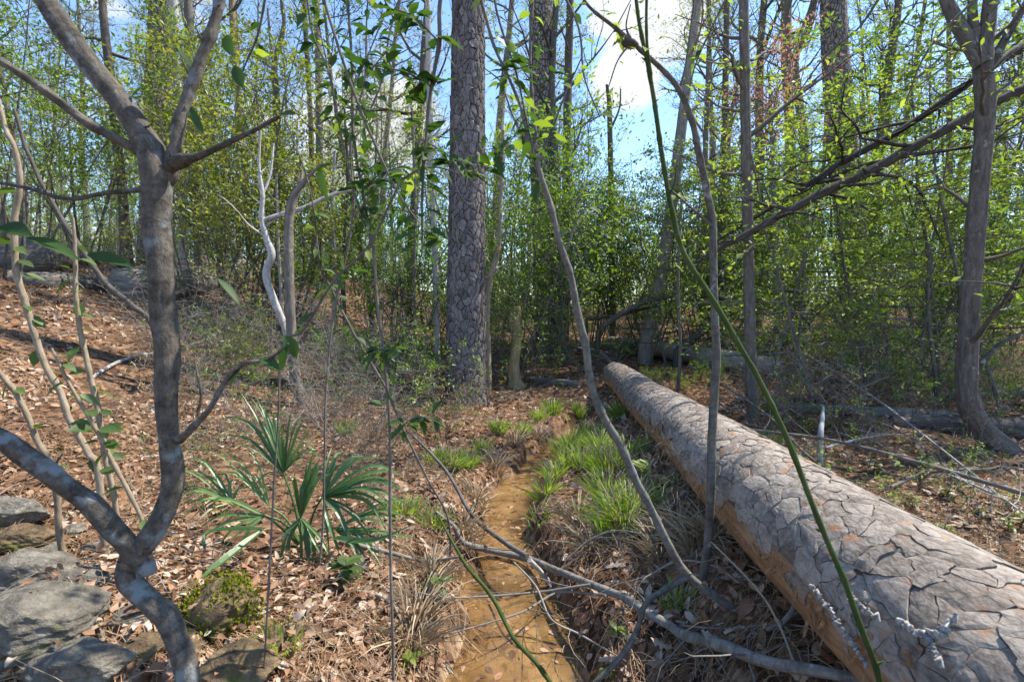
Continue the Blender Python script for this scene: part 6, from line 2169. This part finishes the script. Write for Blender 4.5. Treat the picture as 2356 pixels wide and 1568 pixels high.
for i, (pts, nl, lab) in enumerate([([(1270, -60, 2.2, 6), (1330, 60, 2.2, 5), (1345, 180, 2.2, 4), (1380, 270, 2.2, 3)], 16, "leafy twig hanging in front of the cloud on its left"), ([(1700, -60, 2.6, 5), (1640, 60, 2.6, 4), (1600, 150, 2.6, 3), (1580, 240, 2.6, 2)], 14, "thin leafy twig hanging right of the cloud"), ([(2050, -50, 2.6, 6), (1980, 60, 2.6, 5), (1900, 130, 2.6, 4), (1840, 210, 2.6, 3)], 20, "leafy twig hanging across the reddish pine's top"), ([(620, -60, 2.0, 6), (600, 60, 2.0, 5), (560, 160, 2.0, 4), (540, 250, 2.0, 3)], 16, "leafy twig hanging right of the forked sapling's limbs"), ([(940, -60, 2.1, 5), (900, 60, 2.1, 4), (880, 180, 2.1, 4), (840, 280, 2.1, 3)], 24, "leafy twig hanging under the top edge left of the plated pine"), ([(700, -60, 1.9, 5), (720, 80, 1.9, 4), (760, 170, 1.9, 3), (770, 260, 1.9, 3)], 22, "leafy twig hanging against the blue sky left of the whips"), ([(2330, -60, 3.0, 7), (2200, 40, 3.0, 5), (2120, 140, 3.0, 4), (2080, 240, 3.0, 3)], 20, "leafy twig hanging before the curved tree's fork"), ([(1010, 560, 1.6, 3), (930, 470, 1.6, 5), (860, 330, 1.6, 6), (800, 180, 1.6, 6), (740, -20, 1.6, 7), (720, -90, 1.6, 7)], 36, "slanting twig with dark leaves left of the plated pine")]):
    p_ = pts[0] if pts[0][1] < 0 else pts[-1]
    root, paths = near_plant("hanging_twig", lab, "branch", [pts], M_bark_thin, at(p_[0], p_[1], p_[2]), "stem", 6, .08, 500 + i)
    leaves_along(root, paths[0][0], (near_leaf[:2] if i in (4, 5, 7) else fresh_leaf + near_leaf[:1]), nl, .05, r5, 0, 1)
rngs = np.random.default_rng(55)
for k in range(46):
    px, py = rngs.uniform(0, 2356), rngs.uniform(800, 1540)
    p = G(px, py)
    if abs(p[0] - np.interp(p[1], _cy, _cx)) < np.interp(p[1], _cy, _cw) * .55 and p[1] < 6:
        continue
    a = rngs.normal(0, .6)
    L_ = rngs.uniform(.3, 1.1)
    P = [p + np.array((math.cos(a) * t * L_, math.sin(a) * t * L_, 0)) + rngs.normal(0, .03, 3) * (1, 1, 0) for t in (-.5, -.2, .15, .5)]
    P = np.array(P)
    r_ = rngs.uniform(.003, .009)
    P[:, 2] = H(P[:, 0], P[:, 1]) + r_ + rngs.uniform(0, .03, 4)
    g = Geo()
    Q = smooth_path(P, None, 5)
    tube(g, Q, np.linspace(r_, r_ * .5, len(Q)), 6, .5, .15, True, seed=k)
    o = g.build("twig", [M_twig, M_bark_thin, M_bark_white, M_bark_brown][k % 4], None, p)
    side_ = "left slope" if p[0] < -1 else ("creek bank" if p[0] < .9 else "ground beyond the big log")
    tag(o, "%s dead twig lying on the leaves near %s" % (["grey", "dull brown", "whitish", "dark"][k % 4], near_mark(px, py)), "twig", "dead twigs on the leaf litter")

# ------------------------------------------------------------------ leaf litter, needles and straw
rng = np.random.default_rng(123)


def ground_spots(n, y0, y1, xlim, power=1.0):
    y = y0 + (y1 - y0) * rng.random(n) ** power
    x = rng.uniform(-1, 1, n) * np.minimum(xlim, y * 1.25 + 1.6)
    d = np.abs(x - np.interp(y, _cy, _cx))
    w = np.interp(y, _cy, _cw) * .5
    ok = (d > w * (.95 + .25 * rng.normal(0, 1, n))) | (y > 6.6) | (rng.random(n) < .20)
    ax_, az_ = np.interp(y, _lY, _lX), np.interp(y, _lY, _lZ)
    ok &= ~((np.abs(x - ax_) < .12) & (y < LOG_FAR))
    ok &= rng.random(n) < np.clip(.62 + 1.0 * fbm(x * 1.3 + 7, y * 1.3, 3, 77), .12, 1)
    return x[ok], y[ok]


def normals(x, y):
    e = .03
    return unit(np.stack((-(H(x + e, y) - H(x - e, y)) / (2 * e), -(H(x, y + e) - H(x, y - e)) / (2 * e), np.ones_like(x)), -1))


gl = Geo()
for (n, y0, y1, xl, smin, smax, hi, pw) in ((40000, .9, 4.6, 6, .018, .08, True, .8), (44000, 4.4, 11, 13, .035, .12, False, .9), (34000, 10.5, 30, 34, .09, .2, False, .9)):
    x, y = ground_spots(n, y0, y1, xl, pw)
    m = len(x)
    z = H(x, y)
    nn = normals(x, y) + rng.normal(0, .42, (m, 3))
    ax = rng.normal(0, 1, (m, 3))
    ax = ax - unit(nn) * np.sum(ax * unit(nn), 1)[:, None]
    L = rng.uniform(smin, smax, m)
    pos = np.stack((x, y, z + rng.uniform(.002, .03, m)), -1) - unit(ax) * L[:, None] / 2
    t = np.clip(rng.beta(1.6, 1.5, m) + .5 * fbm(x * .9, y * .9, 2, 55), 0, 1)
    leaves(gl, pos, ax, nn, L, L * rng.uniform(.35, .62, m), rng.choice([-.12, .02, .10, .2]), .25 * rng.random(), t, hi=hi)
y = rng.uniform(1.9, 5.4, 260)
x = np.interp(y, _cy, _cx) + rng.uniform(-.5, .5, 260) * np.interp(y, _cy, _cw)
L = rng.uniform(.02, .07, 260)
leaves(gl, np.stack((x, y, np.full(260, WATER_Z + .002)), -1), np.stack((rng.normal(0, 1, 260), rng.normal(0, 1, 260), np.zeros(260)), -1), np.tile((0, 0, 1.0), (260, 1)), L, L * .5, .04, .05, rng.random(260) * .7, hi=True)
x = rng.uniform(-1.9, -.75, 900)
y = rng.uniform(1.3, 2.5, 900)
L = rng.uniform(.022, .06, 900)
leaves(gl, np.stack((x, y, H(x, y) + rng.uniform(.01, .10, 900)), -1), rng.normal(0, 1, (900, 3)) * (1, 1, .3), rng.normal(0, .5, (900, 3)) + (0, 0, 1), L, L * .5, .08, .1, rng.random(900), hi=True)
gl.build("leaf_litter", M_litter, kind="stuff")

gn = Geo()
for (n, y0, y1, xl, wd) in ((44000, .9, 4.5, 6, .0013), (22000, 4.5, 11, 12, .002)):
    x, y = ground_spots(n, y0, y1, xl)
    m = len(x)
    a = rng.uniform(0, 6.28, m)
    L = rng.uniform(.06, .2, m)
    dx, dy = np.cos(a) * L / 2, np.sin(a) * L / 2
    p0 = np.stack((x - dx, y - dy, H(x - dx, y - dy) + rng.uniform(.005, .03, m)), -1)
    p2 = np.stack((x + dx, y + dy, H(x + dx, y + dy) + rng.uniform(.005, .05, m)), -1)
    p1 = (p0 + p2) / 2 + np.stack((-dy, dx, np.zeros(m)), -1) * rng.normal(0, .15, m)[:, None] + np.stack((0 * x, 0 * x, rng.uniform(0, .035, m)), -1)
    s_ = np.stack((-np.sin(a), np.cos(a), rng.normal(0, .4, m)), -1) * wd
    V = np.stack((p0 - s_, p0 + s_, p1 - s_, p1 + s_, p2 - s_ * .4, p2 + s_ * .4), 1).reshape(-1, 3)
    b = np.arange(m)[:, None] * 6
    F = np.concatenate((b + np.array((0, 1, 3, 2)), b + np.array((2, 3, 5, 4))))
    gn.add(V, F, np.tile(rng.random(m), 2))
gn.build("pine_straw", M_needle_dead, kind="stuff")

gtw = Geo()
x, y = ground_spots(1500, 1.0, 11, 12, .8)
for k, (xx, yy) in enumerate(zip(x, y)):
    a = rng.uniform(0, 6.28)
    l = rng.uniform(.12, .6) * (1 + .06 * yy)
    tw = wander(rng, (xx, yy, 0), (math.cos(a), math.sin(a), 0), l, 5, .22)
    r_ = rng.uniform(.0012, .0035) * (1 + .06 * yy)
    arch = l * rng.uniform(0, .22) * np.sin(np.linspace(0, math.pi, 6)) * (rng.random() < .5)
    tw[:, 2] = H(tw[:, 0], tw[:, 1]) + r_ + rng.uniform(.005, .03) + arch
    tube(gtw, tw, np.linspace(r_, r_ * .4, 6), 4, .5, seed=k % 50)
    if rng.random() < .5:
        q = tw[rng.integers(1, 4)]
        t2 = wander(rng, q, (math.cos(a + 1), math.sin(a + 1), rng.uniform(-.05, .4)), l * .4, 3, .2)
        tube(gtw, t2, np.linspace(r_ * .6, r_ * .3, 4), 3, .5)
gtw.build("twig_litter", M_twig, kind="stuff")

# fine dry stems and rootlets standing in the litter
gs_ = Geo()
x, y = ground_spots(9500, 1.2, 9, 10)
dpt = np.abs(x - np.interp(y, _cy, _cx)) - np.interp(y, _cy, _cw) * .5
sel = (rng.random(len(x)) < np.where((dpt < .6) & (y < 6.5), 1.0, .5))
for xx, yy in zip(x[sel], y[sel]):
    a = rng.uniform(0, 6.28)
    l = rng.uniform(.08, .34) * (1.5 if yy > 4.2 and rng.random() < .4 else 1)
    z0 = Hs(xx, yy)
    d = np.array((math.cos(a), math.sin(a), 0))
    p0 = np.array((xx, yy, z0 - .01))
    p1 = p0 + d * l * .35 + np.array((0, 0, l * rng.uniform(.15, .6)))
    p2 = p0 + d * l * rng.uniform(.7, 1.0) + np.array((0, 0, l * rng.uniform(0, .5)))
    P = np.array((p0, (p0 + p1) / 2 + (0, 0, .01), p1, (p1 + p2) / 2 + (0, 0, .012), p2))
    tube(gs_, P, np.linspace(.0016, .0007, 5), 3, rng.random())
gs_.build("dry_stems", M_straw, kind="stuff")

# single big fallen leaves that can be told apart near the camera
big_leaf = [leaf_shape("fallen_leaf", M_litter2, o_, c, f_, .5) for o_, c, f_ in (((.01, .07, .20, .10, .27, .11, .24, .12, .15, .02), .25, .2), ((.01, .12, .2, .23, .22, .16, .08, .01), .35, .3), ((.01, .08, .24, .09, .30, .10, .26, .08, .01), -.2, -.15))]
for k in range(170):
    px, py = rng.uniform(120, 2000), rng.uniform(1120, 1568)
    p = G(px, py)
    d = abs(p[0] - np.interp(p[1], _cy, _cx)) - np.interp(p[1], _cy, _cw) * .5
    if d < .02 or abs(p[0] - np.interp(p[1], _lY, _lX)) < .1:
        continue
    a = rng.uniform(0, 6.28)
    o = bpy.data.objects.new("fallen_leaf", big_leaf[k % 3])
    scene.collection.objects.link(o)
    s_ = rng.uniform(.07, .13)
    o.scale = (s_, s_, s_)
    o.rotation_euler = (rng.normal(0, .35), rng.normal(0, .3), a)
    o.location = (p[0], p[1], p[2] + .025)
    side_ = "left bank below the palmetto" if p[0] < 0 else "right bank beside the big log"
    tag(o, "%s dry leaf lying loose near %s" % (("deeply lobed", "plain oval", "curled lobed")[k % 3], near_mark(px, py)), "leaf", "fallen leaves on the " + side_)

# ------------------------------------------------------------------ wording: tell look-alikes apart where it can be seen
same = {}
for o in scene.objects:
    if o.get("group") and o.get("label"):
        same.setdefault(o["label"], []).append(o)
for lab, os_ in same.items():
    os_.sort(key=lambda o: o.location.x / max(o.location.y, .3))
    if len(lab.split()) > 14:
        continue
    words_ = {2: ("left one", "right one"), 3: ("left one", "middle one", "right one")}.get(len(os_))
    if words_:
        for o, w_ in zip(os_, words_):
            o["label"] = lab + ", " + w_
